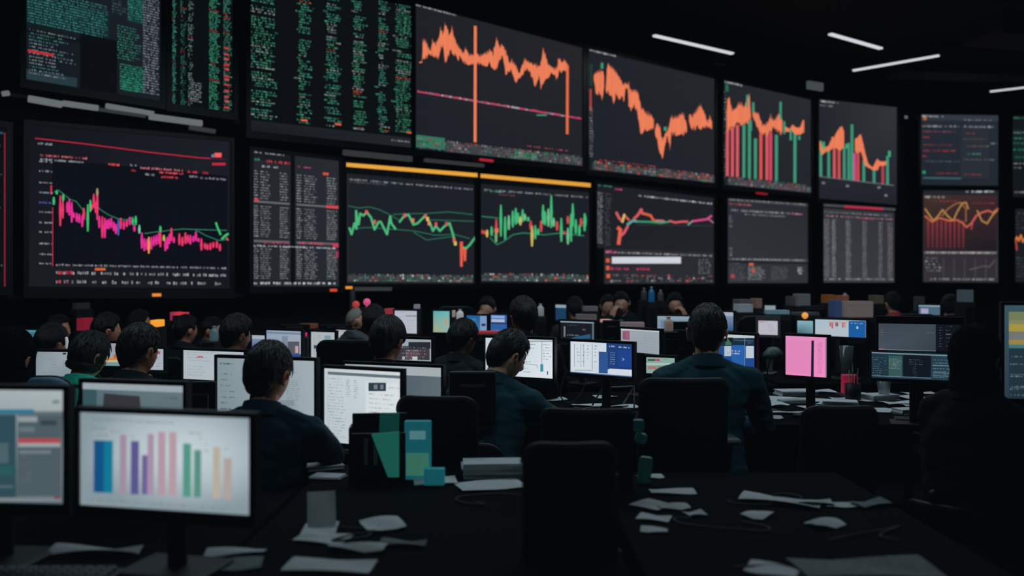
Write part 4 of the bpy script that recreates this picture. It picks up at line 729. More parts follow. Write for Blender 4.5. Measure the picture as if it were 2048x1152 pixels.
# ---------------------------------------------------------------- office chairs
def chair(x, y, rz, top, w, label, arms=True, az=.68, bh=.52, lo=None, rim=True, rnd=.07, sidetrim=False):
    t = thing('office_chair', label, 'chair', (x, y, 0), rz, 'black office chairs')
    zt = top; zb = lo or max(.55, top-bh); n = 10
    bm = bmesh.new()                                   # curved padded back, facing +Y
    def panel(bm, w, zt, zb, r, y0, th):
        out = []
        cs = [(w/2-r, zt-r, 0), (-w/2+r, zt-r, 90), (-w/2+r, zb+r, 180), (w/2-r, zb+r, 270)]
        for cx_, cz_, a0 in cs:
            for k in range(6):
                a = math.radians(a0+k*18); out.append((cx_+r*math.cos(a), cz_+r*math.sin(a)))
        # subdivide top/bottom runs for curvature
        pts = []
        for i, p in enumerate(out):
            q_ = out[(i+1) % len(out)]; pts.append(p)
            if abs(p[0]-q_[0]) > .1:
                for k in range(1, 8): pts.append((p[0]+(q_[0]-p[0])*k/8, p[1]+(q_[1]-p[1])*k/8))
        cv = lambda x_, z_: y0-.045*(1-(2*x_/w)**2)-.05*((z_-zb)/(zt-zb))**2
        rings = []
        for s_, dy in ((.94, 0), (1, .012), (1, th-.012), (.94, th)):
            rings.append([Vector((px*s_, cv(px*s_, pz)+dy, (pz-(zt+zb)/2)*s_+(zt+zb)/2)) for px, pz in pts])
        vs = [[bm.verts.new(p) for p in r_] for r_ in rings]
        for a_, b_ in zip(vs, vs[1:]):
            for i in range(len(a_)): bm.faces.new((a_[i], a_[(i+1) % len(a_)], b_[(i+1) % len(a_)], b_[i]))
        for r_ in (vs[0], vs[-1]):
            bmesh.ops.triangulate(bm, faces=[bm.faces.new(r_)])
    panel(bm, w, zt, zb, rnd, -.24, .055); obj('backrest', bm, M['chair'], t, True)
    if rim:
        bm = bmesh.new(); r = rnd+.002; pts = []
        yb = lambda x_, z_: -.235-.045*(1-(2*x_/w)**2)-.05*((z_-zb)/(zt-zb))**2
        for k in range(7): a = math.radians(180-k*15); pts.append((-w/2+r+r*math.cos(a), zt-r+r*math.sin(a)))
        for k in range(1, 8): pts.append((-w/2+r+(w-2*r)*k/8, zt))
        for k in range(1, 7): a = math.radians(90-k*15); pts.append((w/2-r+r*math.cos(a), zt-r+r*math.sin(a)))
        tube(bm, [(p, yb(p, q_)+.022, q_) for p, q_ in pts], .007, 8); obj('backrest_rim', bm, M['chairedge'], t, True)
    if sidetrim: obj('side_trim', BX(((w/2+.002, -.225, (zt+zb)/2-.03), (.012, .05, zt-zb-.12), .004)), cmat((74, 80, 84), .6, 'trim'), t)
    bm = bmesh.new(); box(bm, (0, .02, .455), (w+.03, .47, .08), .035, None, 3); obj('seat', bm, M['chair'], t, True)
    bm = bmesh.new(); tube(bm, [(0, -.05, .42), (0, -.27, .46), (0, -.30, zb+.12)], .018, 8); obj('back_support', bm, M['plast'], t, True)
    bm = bmesh.new(); lathe(bm, [(.03, .08), (.03, .26), (.018, .26), (.018, .42), (.06, .42), (.06, .435)], 16); obj('gas_lift', bm, M['metal'], t, True)
    bm = bmesh.new()
    for k in range(5):
        a = k*2*PI/5+.3; tube(bm, [(0, 0, .10), (.16*math.cos(a), .16*math.sin(a), .09), (.29*math.cos(a), .29*math.sin(a), .065)], [.03, .02, .014], 8)
    obj('star_base', bm, M['plast'], t, True)
    for k in range(5):
        a = k*2*PI/5+.3; bm = bmesh.new(); c = Vector((.29*math.cos(a), .29*math.sin(a), .028)); s_ = Vector((-math.sin(a), math.cos(a), 0))
        for e in (-1, 1): tube(bm, [c+s_*e*.008, c+s_*e*.022], .027, 12, False)
        obj('caster', bm, M['plast'], t, True)
    if arms:
        for s_ in (-1, 1):
            ar = obj('armrest', BX(((s_*(w/2+.06), .02, az), (.085, .27, .03), .013)), M['plast'], t)
            bm = bmesh.new(); tube(bm, [(s_*(w/2-.02), .02, .45), (s_*(w/2+.06), .02, .47), (s_*(w/2+.06), .02, az-.01)], .016, 8); obj('armrest_post', bm, M['plast'], ar, True)
    return t
# ---------------------------------------------------------------- people: one continuous body, with hair and clothing as parts
def sstep(a, b, x): t = max(0, min(1, (x-a)/(b-a))); return t*t*(3-2*t)
def head_point(th, ph):                                # th azimuth from the face (+Y), ph elevation; units m, about the head centre
    d = Vector((math.sin(th)*math.cos(ph), math.cos(th)*math.cos(ph), math.sin(ph)))
    x, y, z = d.x*.077, d.y*.096, d.z*.118
    if z < 0:
        t = min(1, -z/.118); x *= 1-.34*t**1.6
        if y < 0: y *= 1-.35*t**1.3
        else: y *= 1-.10*t
    if y > 0: x *= 1-.06*sstep(.02, .09, y); y *= 1-.05*sstep(.05, .1, y)
    g = lambda cx_, cz_, sx_, sz_: math.exp(-((x-cx_)/sx_)**2-((z-cz_)/sz_)**2)
    if y > 0:
        y += .026*g(0, -.022, .012, .016)+.012*g(0, .002, .009, .022)       # nose tip, bridge
        y += .006*g(0, .030, .045, .010)                                    # brow
        y -= .010*(g(.032, .010, .014, .011)+g(-.032, .010, .014, .011))    # eye sockets
        y += .008*g(0, -.058, .020, .006)+.007*g(0, -.070, .018, .006)-.003*g(0, -.064, .022, .002)
        y += .010*g(0, -.098, .020, .016)                                   # chin
    return Vector((x, y, z))
def sphere_mesh(bm, fn, nu=40, nv=26):
    rows_ = []
    for j in range(1, nv):
        ph = -PI/2+PI*j/nv; rows_.append([bm.verts.new(fn(2*PI*i/nu, ph)) for i in range(nu)])
    b = bm.verts.new(fn(0, -PI/2)); t = bm.verts.new(fn(0, PI/2))
    for i in range(nu):
        k = (i+1) % nu
        bm.faces.new((b, rows_[0][i], rows_[0][k])); bm.faces.new((t, rows_[-1][k], rows_[-1][i]))
        for a, c in zip(rows_, rows_[1:]): bm.faces.new((a[i], c[i], c[k], a[k]))
def hairline(th, kind):
    a = abs(((th+PI) % (2*PI))-PI)
    if kind == 'long': keys = ((0, 42), (35, 34), (58, 0), (72, -60), (90, -88), (180, -89))
    elif kind == 'thin': keys = ((0, 60), (50, 50), (85, 12), (110, -5), (180, -28))
    else: keys = ((0, 38), (40, 34), (62, 18), (76, -6), (84, 4), (100, 6), (112, -12), (140, -34), (180, -42))
    a = math.degrees(a)
    for (p, q_), (r, s_) in zip(keys, keys[1:]):
        if p <= a <= r: return math.radians(q_+(s_-q_)*(a-p)/(r-p))
    return math.radians(keys[-1][1])
def hair_mesh(kind, HM, seed, hi, hlen=.15):
    rnd = random.Random(seed); off = Vector((seed*3.1, seed*1.7, 0)); bm = bmesh.new()
    vol = {'short': 1, 'full': 1.35, 'long': 1.2, 'thin': .45}[kind]
    def fn(th, ph):
        p = head_point(th, ph); line = hairline(th, kind); m = sstep(-.02, .14, ph-line)
        up = max(0, math.sin(ph)); back = (1-math.cos(th))/2
        t = (.0075+.0225*up**.8+.008*back*(1-up))*vol
        n1 = noise.noise(Vector((math.sin(th)*6, math.cos(th)*6, ph*2.2))+off); n2 = noise.noise(Vector((math.sin(th)*17, math.cos(th)*17, ph*3.5))+off)
        t += (.005*n1+.0035*n2)*min(1, vol)
        r = p.normalized()
        if kind == 'long':
            lo = -.25
            if ph < lo and m > 0:
                k = (lo-ph)/(PI/2+lo); q_ = head_point(th, lo); rr = Vector((q_.x, q_.y, 0)).normalized()
                q_ = q_+rr*(t+.006*math.sin(k*PI)); w_ = 1-.75*k**6; q_ = Vector((q_.x*w_, q_.y*w_, q_.z-hlen*min(1, k*1.15)+.006*n2))
                return HM @ (p*.9*(1-m)+q_*m)
        return HM @ (p+r*(t*m-.012*(1-m)))
    sphere_mesh(bm, fn, 72 if hi else 40, 48 if hi else 26)
    if kind != 'thin':                                 # loose locks that break the outline
        crown = Vector((.01, -.045, .0))
        for k in range(460 if hi else 70):
            th = rnd.uniform(0, 2*PI); ph = math.radians(rnd.triangular(-5, 90, 50))
            if ph < hairline(th, kind)+.25: continue
            L = rnd.uniform(.22, .5)*(1.15 if kind == 'full' else 1); dth = rnd.uniform(-.35, .35); L = min(L, ph-hairline(th, kind)-.06, ph+.3); pts = []
            for j in range(5):
                f = j/4; pp = head_point(th+dth*f, ph-L*f); up = max(0, math.sin(ph-L*f))
                t = (.0075+.0225*up**.8)*vol+.002*math.sin(f*PI)+rnd.uniform(.0, .004)*f
                pts.append(HM @ (pp+pp.normalized()*t))
            tube(bm, pts, [.0018, .0034, .0034, .0024, .0005], 5, False, .7)
    return bm
def ear(bm, s, HM):
    pts = []
    for k in range(9):
        a = math.radians(-70+k*32); pts.append(HM @ Vector((s*(.087+.008*math.sin(math.radians(k*22))), -.008-.016*math.cos(a)*.9, .0+.030*math.sin(a)-.004)))
    tube(bm, pts, .0062, 6); tube(bm, [HM @ Vector((s*.066, -.012, .022)), HM @ Vector((s*.068, -.012, -.02))], [.014, .010], 8)
def hand(bm, w, f, n, side, curl=.5, sc=1.0):
    """wrist w, finger direction f, back-of-hand normal n, side=+1 thumb towards -cross"""
    f = f.normalized(); n = (n-f*n.dot(f)).normalized(); x = f.cross(n)*side
    pal = [w, w+f*.03, w+f*.062, w+f*.088]
    for o_ in (-.027, -.009, .009, .027): tube(bm, [pal[0]+x*o_*.6, pal[1]+x*o_*.9, pal[3]+x*o_], [.013, .013, .010], 8)
    for o_, L in ((-.029, .066), (-.010, .078), (.010, .083), (.029, .074)):
        b = w+f*.088+x*o_; d = f.copy(); pts = [b]; seg = (.46, .31, .23)
        for k, s_ in enumerate(seg):
            d = (d*math.cos(curl*.55)-n*math.sin(curl*.55)).normalized(); b = b+d*L*s_; pts.append(b)
        tube(bm, pts, [.0092, .0086, .0078, .0066], 8)
    b = w+f*.022+x*.026; pts = [b, b+(f*.5+x*.75-n*.25).normalized()*.034, b+(f*.5+x*.75-n*.25).normalized()*.034+(f*.85+x*.3-n*.35).normalized()*.03, b+(f*.5+x*.75-n*.25).normalized()*.034+(f*.85+x*.3-n*.35).normalized()*.03+(f-n*.4).normalized()*.024]
    tube(bm, pts, [.013, .0115, .0098, .0075], 8)
def solidify_union(bm, voxel, name, m, parent, smooth_it=4, subname=None, fold=0, seed=0):
    bmesh.ops.recalc_face_normals(bm, faces=bm.faces)
    me = bpy.data.meshes.new(name+'_raw'); bm.to_mesh(me); bm.free()
    o = bpy.data.objects.new('tmp', me); COL.objects.link(o)
    r = o.modifiers.new('r', 'REMESH'); r.mode = 'VOXEL'; r.voxel_size = voxel; r.use_smooth_shade = True
    s_ = o.modifiers.new('s', 'SMOOTH'); s_.factor = .5; s_.iterations = smooth_it
    dg = bpy.context.evaluated_depsgraph_get(); dg.update()
    me2 = bpy.data.meshes.new_from_object(o.evaluated_get(dg)); bpy.data.objects.remove(o); bpy.data.meshes.remove(me)
    me2.name = name; me2.materials.clear(); me2.materials.append(m)
    if fold:
        off = Vector((seed*2.3, 0, 0))
        nm = [v.normal.copy() for v in me2.vertices]
        for v, nn in zip(me2.vertices, nm):
            c = v.co; v.co = c+nn*fold*(noise.noise(Vector((c.x*9, c.y*9, c.z*20))+off)+.5*noise.noise(Vector((c.x*28+c.z*22, c.y*24, c.z*30))+off))
    for p in me2.polygons: p.use_smooth = True
    return link(name, me2, parent)
persons = []
def person(cx, top, d, label, body=0, hyaw=0, hpitch=0, lean=12, roll=0, shirt=(22, 40, 48), hair='short', skin='skin', vox=.009, arms='desk', hi=False, collar=None, shoulders=1.0, trous=True, chairtop=.86, sc=1.0, ears=True, sidelean=0, hairmat='hair', elbow=1.0, glasses=False, seatchair=True, chairw=.42, jac=.0, hlen=.15):
    ztop = CZ-(top-HY)*d/F; seed = len(persons)+1
    LE = math.radians(lean); SL = math.radians(sidelean)
    piv = Vector((0, 0, .56))
    RL = Matrix.Rotation(-LE, 3, 'X') @ Matrix.Rotation(SL, 3, 'Y')
    U = lambda x, y, z: piv+RL @ (Vector((x, y, z))-piv)
    # head placement
    neck = U(0, 0, 1.09)
    HR = Matrix.Rotation(-math.radians(hyaw), 3, 'Z') @ Matrix.Rotation(-math.radians(hpitch), 3, 'X') @ Matrix.Rotation(math.radians(roll), 3, 'Y')
    hc = neck+HR @ Vector((0, .022, .125))
    vt = {'short': .030, 'full': .038, 'long': .034, 'thin': .015}[hair]
    dz = ztop-(hc.z+.118*max(.85, math.cos(math.radians(hpitch)))+vt); dz = max(-.16, min(.2, dz))
    T = Matrix.Translation((0, 0, dz))
    HM = T @ Matrix.Translation(hc) @ HR.to_4x4()
    R = lambda v: T @ v
    rb = math.radians(body); Rz = Matrix.Rotation(-rb, 3, 'Z')
    wx = (cx-CX)*d/F; hcl = Rz @ hc
    root = thing('person', label, 'person', (wx-hcl.x, d-hcl.y, 0), -rb, None)
    sh = .185*shoulders; floor_ = -0.0
    S = {s_: U(s_*sh, 0, .992) for s_ in (-1, 1)}
    wz = DZ+.035-dz
    E, H, HF, HN = {}, {}, {}, {}
    for s_ in (-1, 1):
        E[s_] = S[s_]+Vector((s_*.075*elbow, .10, -.255)); H[s_] = Vector((s_*.13, E[s_].y+.22, wz))
        if E[s_].z < wz+.0: E[s_].z = wz+.01
        HF[s_] = Vector((-s_*.25, 1, -.1)); HN[s_] = Vector((0, 0, 1))
    if arms == 'reach':                                 # right forearm pushed forward along the desk, beside the monitor
        E[1] = S[1]+Vector((.10, .16, -.20)); E[1].z = wz+.03; H[1] = Vector((.28, E[1].y+.23, wz+.03)); HF[1] = Vector((.45, 1, 0)); H[-1] = Vector((.10, E[-1].y+.24, wz+.02)); HF[-1] = Vector((.6, 1, 0))
    if arms == 'lap':
        for s_ in (-1, 1): E[s_] = S[s_]+Vector((s_*.015, .03, -.27)); H[s_] = Vector((s_*.10, .24, .62)); HF[s_] = Vector((-s_*.3, 1, -.1))
    if 'face' in arms:                                  # a hand held against the face
        s_ = 1 if arms.endswith('R') else -1
        face = hc+HR @ Vector((s_*.058, .075, -.03))
        E[s_] = Vector((s_*.20, face.y+.10, wz+.02)); H[s_] = face+Vector((s_*.03, .045, -.085)); HF[s_] = (hc+HR @ Vector((s_*.045, .07, .05)))-H[s_]; HN[s_] = (H[s_]-hc)
        HN[s_].z = 0
    def limbs(bm, off, part):
        r = lambda v: v+off
        if part in ('torso', 'body'):
            n = 28; rings = []
            for z, rx, ry, yc in ((.46, .11, .09, .02), (.49, .165, .12, .01), (.56, .172, .125, 0), (.66, .155, .112, .0), (.76, .150, .105, .005), (.88, .168, .112, .005), (.96, .180*shoulders, .105, -.002), (1.005, .160*shoulders, .088, -.008), (1.045, .105*shoulders, .07, -.010), (1.085, .062, .058, -.004)):
                ring = []
                for k in range(n):
                    a = 2*PI*k/n; cx_, sy_ = math.cos(a), math.sin(a); e = .8
                    ring.append(R(U((abs(cx_)**e)*math.copysign(1, cx_)*r(rx), yc+(abs(sy_)**e)*math.copysign(1, sy_)*r(ry), z)))
                rings.append(ring)
            ring_loft(bm, rings)
            for s_ in (-1, 1):
                tube(bm, [R(U(s_*.025, -.005, 1.062)), R(U(s_*sh*.55, -.008, 1.030)), R(S[s_])], [r(.048), r(.050), r(.058)], 14)
                tube(bm, [R(S[s_]), R(S[s_].lerp(E[s_], .5)), R(E[s_])], [r(.060), r(.050), r(.041)], 14)
                w = H[s_].lerp(E[s_], 0); e2 = E[s_].lerp(H[s_], .97 if part == 'body' else .93)
                tube(bm, [R(E[s_]), R(E[s_].lerp(H[s_], .4)), R(e2)], [r(.041), r(.038), r(.027)], 12)
        if part in ('legs', 'body'):
            for s_ in (-1, 1):
                hp = R(Vector((s_*.09, .0, .53))); kn = Vector((s_*.13, .42, max(.36, hp.z-.03))); an = Vector((s_*.13, .36, .09))
                tube(bm, [hp, hp.lerp(kn, .5), kn], [r(.085), r(.076), r(.058)], 14); tube(bm, [kn, kn.lerp(an, .35), an], [r(.056), r(.052), r(.038)], 12)
                if part == 'body': tube(bm, [an, Vector((s_*.13, .42, .045)), Vector((s_*.135, .53, .03))], [.036, .034, .024], 10)
        if part == 'legs': tube(bm, [R(Vector((-.08, 0, .53))), R(Vector((.08, 0, .53)))], r(.105), 16)
    bm = bmesh.new(); limbs(bm, 0, 'body')
    sphere_mesh(bm, lambda th, ph: HM @ head_point(th, ph))
    if ears: ear(bm, 1, HM); ear(bm, -1, HM)
    tube(bm, [R(U(0, -.01, 1.02)), R(neck+Vector((0, -.004, .0))), HM @ Vector((0, -.014, -.045))], [.062, .056, .056], 16)
    for s_ in (-1, 1): hand(bm, R(H[s_]), HF[s_], HN[s_], -s_, .9 if 'face' in arms else .55)
    solidify_union(bm, vox, 'body', M[skin], root, 2)
    # clothing
    cm = cmat(shirt, .85, 'shirt', spec=.15)
    bm = bmesh.new(); limbs(bm, .011+jac, 'torso'); so = solidify_union(bm, max(.008, vox), 'shirt', cm, root, 3, fold=.009 if hi else .006, seed=seed)
    bm = bmesh.new(); n = 24; rings = []
    for z, rr, tilt in ((1.052, .0925, 0), (1.055, .0935, 0), (1.061, .0925, 0), (1.088, .080, .0), (1.108, .074, .004), (1.113, .072, .004), (1.114, .069, .004), (1.108, .068, 0), (1.085, .074, 0), (1.056, .087, 0)):
        ring = []
        for k in range(n):
            a = 2*PI*k/n; back = -math.sin(a); ring.append(R(U(math.cos(a)*rr, -.008+math.sin(a)*rr*1.0, z+(.012*back if z > 1.08 else .012*back))))
        rings.append(ring)
    vs = [[bm.verts.new(p) for p in r_] for r_ in rings]; vs.append(vs[0])
    for a_, b_ in zip(vs, vs[1:]):
        for k in range(n):
            if a_ is vs[0] or True: bm.faces.new((a_[k], a_[(k+1) % n], b_[(k+1) % n], b_[k]))
    obj('collar', bm, cmat(collar, .8, 'collar') if collar else cm, so, True)
    if trous:
        bm = bmesh.new(); limbs(bm, .010, 'legs'); solidify_union(bm, .014, 'trousers', M['trouser'], root, 3)
        for s_ in (-1, 1):
            bm = bmesh.new(); tube(bm, [(s_*.13, .345, .055), (s_*.132, .42, .052), (s_*.135, .54, .036)], [.044, .044, .034], 12); obj('shoe', bm, M['shoe'], root, True)
    obj('hair', hair_mesh(hair, HM, seed, hi, hlen), M[hairmat], root, True)
    bm = bmesh.new()
    for s_ in (-1, 1): sphere_mesh(bm, lambda th, ph, s_=s_: HM @ (Vector((s_*.031, .074, .010))+Vector((math.sin(th)*math.cos(ph), math.cos(th)*math.cos(ph), math.sin(ph)))*.0115), 12, 8)
    obj('eyes', bm, M['eye'], root, True)
    if glasses:
        bm = bmesh.new()
        for s_ in (-1, 1):
            tube(bm, [HM @ Vector((s_*.034+.021*math.cos(k*PI/6), .092-.004*abs(math.cos(k*PI/6)), .010+.016*math.sin(k*PI/6))) for k in range(13)], .0015, 6, False)
            tube(bm, [HM @ Vector((s_*.056, .088, .014)), HM @ Vector((s_*.082, .0, .014))], .0015, 6)
        obj('glasses', bm, M['plast'], root, True)
    persons.append(root)
    if seatchair:
        base = root.location.copy(); chair(base.x, base.y, -rb, chairtop, chairw, 'black office chair under '+seatchair if isinstance(seatchair, str) else 'black office chair seat under a seated person', arms=False, lo=.58 if chairtop < .95 else None)
    return root, HM
NAVY = (20, 48, 66); TEAL = (24, 66, 78)
person(537, 680, 3.4, 'person in dark navy collared shirt seen from behind, nearest, before a wide grey monitor', hyaw=22, hpitch=6, lean=9, shirt=NAVY, vox=.006, hi=True, seatchair='the nearest man in a navy shirt', chairtop=.74, hair='short')
person(1415, 606, 4.05, 'large person in dark teal shirt seen from behind beside a blue monitor', body=4, hyaw=16, hpitch=2, lean=5, shirt=TEAL, vox=.006, hi=True, seatchair=None, skin='skinp', shoulders=1.06, elbow=1.3)
person(1014, 660, 4.2, 'person in teal shirt bending over the desk beside the bright white monitor', body=22, hyaw=38, hpitch=24, lean=16, shirt=TEAL, vox=.006, hi=True, arms='reach', seatchair='the man bending beside the white monitor', chairtop=.8, skin='skinp')
person(775, 630, 4.65, 'person in black with thick dark hair seated behind the two front monitors', hyaw=24, hpitch=8, lean=8, shirt=(20, 26, 32), vox=.008, hi=True, hair='full', seatchair='the person behind the front monitors', chairtop=.8)
person(925, 637, 5.75, 'person in a dark hooded jacket with collar, hair swept over the neck, centre', body=15, hyaw=30, hpitch=12, lean=10, shirt=(34, 42, 50), vox=.009, hi=True, hair='full', jac=.012, seatchair='the person in the hooded jacket', chairtop=.8)
person(1046, 592, 5.75, 'tall person in a dark jacket with bushy black hair turned away to the left', hyaw=-28, hpitch=2, lean=4, shirt=(26, 32, 40), vox=.009, hi=True, hair='full', seatchair='the tall bushy haired person', chairtop=.9)
person(278, 645, 4.15, 'person in a dark jacket seated beside the teal shirt, head turned slightly right', body=4, hyaw=24, hpitch=8, lean=10, shirt=(24, 38, 46), vox=.008, hi=True, hair='short', seatchair='the person beside the teal shirt', chairtop=.8)
person(178, 662, 4.72, 'person with long dark hair in a bright teal shirt at far left', body=-4, hyaw=36, hpitch=14, lean=4, shirt=(60, 236, 204), vox=.009, hi=True, hair='long', hlen=.05, seatchair='the person in the teal shirt', chairtop=.8, sc=.95)
person(102, 646, 5.65, 'person with black hair and a white earphone behind the pale blue grey monitor', hyaw=20, hpitch=10, lean=8, shirt=(20, 22, 26), vox=.011, hair='full', seatchair='the person with the earphone', chairtop=.8)
person(213, 624, 6.3, 'person with black hair, cheek lit, looking right in the left middle row', body=10, hyaw=42, hpitch=6, lean=6, shirt=(18, 20, 24), vox=.011, seatchair='the person with a lit cheek', chairtop=.9)
person(117, 628, 7.4, 'dim person with brown face turned right at the far left', body=20, hyaw=70, hpitch=0, lean=6, shirt=(18, 20, 24), vox=.012, seatchair='the dim person at the far left', chairtop=.9)
person(280, 618, 8.0, 'person with grey shoulder and short hair behind the dark jacket at left', body=10, hyaw=50, lean=6, shirt=(70, 74, 84), vox=.012, seatchair='the person with the grey shoulder', chairtop=.9)
person(372, 628, 7.3, 'person in a dark coat seated before the magenta chart, left middle row', body=8, hyaw=30, hpitch=4, lean=10, shirt=(22, 28, 34), vox=.012, seatchair='the person before the magenta chart', chairtop=.9)
person(473, 627, 5.75, 'person in a blue grey jacket with an upright collar, left of the pale blue monitor', body=10, hyaw=32, hpitch=6, lean=8, shirt=(48, 62, 72), vox=.009, hi=True, hair='full', jac=.01, seatchair='the person in the blue grey jacket', chairtop=.85)
person(424, 640, 8.3, 'faint person with a bowed pale head behind the blue grey jacket', body=30, hyaw=60, hpitch=10, lean=12, shirt=(50, 52, 58), vox=.013, skin='skinp', seatchair='the faint bowed person', chairtop=.9)
person(713, 615, 8.0, 'person with thin grey hair facing left of the tall black hooded figure', body=10, hyaw=60, hpitch=4, lean=6, shirt=(90, 92, 98), vox=.012, hair='thin', hairmat='ghair', skin='skinp', seatchair='the grey haired person', chairtop=.9)
person(748, 608, 7.0, 'person in black with a dark head just behind the thick haired person', hyaw=10, hpitch=2, lean=6, shirt=(14, 17, 24), vox=.012, hair='full', jac=.02, seatchair='the person in black', chairtop=.9)
person(1150, 592, 8.9, 'far person with black hair and bare neck above the dark page monitor', hyaw=-14, hpitch=4, lean=6, shirt=(70, 62, 58), vox=.012, seatchair='the far person above the dark page monitor', chairtop=.9)
person(1243, 582, 9.3, 'far person in a dark suit with white collar holding a hand to the face', body=205, hyaw=-15, hpitch=16, lean=14, shirt=(30, 34, 40), collar=(190, 196, 204), vox=.008, skin='skinp', arms='faceR', roll=6, seatchair='the far man holding his face', chairtop=.9, jac=.012)
person(1349, 584, 9.3, 'far person in a dark suit and white collar leaning right with lit face', body=150, hyaw=30, hpitch=16, lean=14, shirt=(26, 30, 36), collar=(196, 204, 204), vox=.008, skin='skinp', arms='faceL', seatchair='the far man with the lit face', chairtop=.9, jac=.012)
person(1215, 588, 9.9, 'blurred far person with a pale face just left of the man holding his face', body=170, hpitch=12, lean=12, shirt=(22, 24, 28), vox=.012, skin='skinp', seatchair='the blurred pale faced person', chairtop=.9)
person(975, 592, 9.0, 'blurred far person with a hand raised to the face above the blue monitors', body=190, hyaw=10, hpitch=14, lean=10, shirt=(40, 36, 38), vox=.012, skin='skinp', arms='faceR', seatchair='the blurred far person above the blue monitors', chairtop=.9)
person(1785, 583, 9.8, 'far person in a blue shirt with red collar, seen from behind', hyaw=-8, hpitch=2, lean=4, shirt=(56, 92, 140), collar=(214, 70, 62), vox=.011, skin='skinp', seatchair='the far man in the blue shirt', chairtop=.9, hair='short')
person(1900, 588, 9.6, 'far person in black, half hidden by the black silhouette', body=10, hyaw=30, hpitch=8, lean=8, shirt=(16, 20, 24), vox=.012, skin='skinp', seatchair='the far person in black', chairtop=.9, hair='full')
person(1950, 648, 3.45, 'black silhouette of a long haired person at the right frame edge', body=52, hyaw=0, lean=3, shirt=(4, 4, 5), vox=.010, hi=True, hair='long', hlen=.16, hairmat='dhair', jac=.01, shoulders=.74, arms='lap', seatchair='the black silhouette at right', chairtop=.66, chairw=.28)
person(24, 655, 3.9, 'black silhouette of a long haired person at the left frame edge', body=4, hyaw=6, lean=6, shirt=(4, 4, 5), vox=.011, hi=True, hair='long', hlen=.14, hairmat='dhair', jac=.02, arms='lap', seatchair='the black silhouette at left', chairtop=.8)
# ---------------------------------------------------------------- free chairs
chair(.72, 3.86, .03, 1.10, .38, 'tall black office chair with a pale armrest tip, behind the large man in teal', rnd=.05, az=.80)
chair(.276, 3.32, -.02, 1.05, .33, 'black office chair with a straight top edge in front of the bending man', rnd=.03)
chair(.14, 2.52, .05, 1.08, .25, 'nearest black office chair with a grey right edge, bottom centre', rnd=.05, lo=.5, arms=False, sidetrim=True)
chair(-.28, 3.78, -.12, 1.035, .34, 'black mesh office chair behind the turquoise box', rnd=.06, arms=False)
chair(1.39, 3.85, -.02, .986, .32, 'black office chair before the cluttered desk, right of centre', rnd=.06, arms=False)
_ar = [o for o in COL.objects if o.name.startswith('armrest') and not o.name.startswith('armrest_post') and o.parent.get('label', '').startswith('tall black')]
for o in _ar: o.data.materials[0] = cmat((96, 104, 102), .6, 'armpad'); o['label'] = 'pale grey armrest pad'
chair(-2.08, 4.06, .05, 1.09, .20, 'blue grey upholstered chair back under the pale blue grey monitor', arms=False)
_b = [o for o in COL.objects if o.name.startswith('backrest') and not o.name.startswith('backrest_rim')][-1]; _b.data = _b.data.copy(); _b.data.materials[0] = cmat((104, 140, 170), .7, 'chairblue')
chair(2.0, 7.6, .3, 1.22, .26, 'rounded black chair back below the small grey framed monitor')
chair(-.62, 8.4, .3, 1.28, .36, 'dark chair back beside the turquoise monitor'); chair(3.75, 8.1, -.1, 1.22, .36, 'dark curved chair back in front of the wide red bar monitor')
# ---------------------------------------------------------------- clutter
def flat_paper(px, py, w, h, rz, label, m='paper', z=DZ, thick=.0012, name='paper_sheet', cat='paper', curl=.0, group=None, rx=0):
    p = on_z(px, py, z); bm = bmesh.new(); nx, ny = 6, 8; g = [[None]*(ny+1) for _ in range(nx+1)]; k = random.uniform(0, 6)
    for i in range(nx+1):
        for j in range(ny+1):
            x, y = (i/nx-.5)*w, (j/ny-.5)*h; g[i][j] = (x, y, curl*(abs(math.sin(i/nx*2.2+j/ny*1.5+k)))+thick)
    top = [[bm.verts.new(v) for v in r] for r in g]; bot = [[bm.verts.new((v[0], v[1], v[2]-thick)) for v in r] for r in g]
    for i in range(nx):
        for j in range(ny):
            bm.faces.new((top[i][j], top[i+1][j], top[i+1][j+1], top[i][j+1])); bm.faces.new((bot[i][j], bot[i][j+1], bot[i+1][j+1], bot[i+1][j]))
    for i in range(nx):
        bm.faces.new((top[i][0], bot[i][0], bot[i+1][0], top[i+1][0])); bm.faces.new((top[i][ny], top[i+1][ny], bot[i+1][ny], bot[i][ny]))
    for j in range(ny):
        bm.faces.new((top[0][j], top[0][j+1], bot[0][j+1], bot[0][j])); bm.faces.new((top[nx][j], bot[nx][j], bot[nx][j+1], top[nx][j+1]))
    o = obj(name, bm, M[m] if isinstance(m, str) else m, loc=(p.x, p.y, z+.0006)); o.rotation_euler = (rx, 0, rz); return tag(o, label, cat, group)
def stack(px, py, w, h, t, rz, label, m='paper', z=DZ, name='paper_stack', cat='papers', cover=None):
    p = on_z(px, py, z); r = thing(name, label, cat, (p.x, p.y, z), rz); n = max(2, int(t/.008)); bm = bmesh.new()
    for k in range(n):
        box(bm, (random.uniform(-.006, .006), random.uniform(-.006, .006), (k+.5)*t/n), (w, h, t/n*.94), .001, Matrix.Rotation(random.uniform(-.05, .05), 3, 'Z'), 1)
    obj('sheets', bm, M[m] if isinstance(m, str) else m, r)
    obj('top_sheet', BX(((0, 0, t+.002), (w*.99, h*.99, .003), .001)), cover or M['paper'], r)
    return r
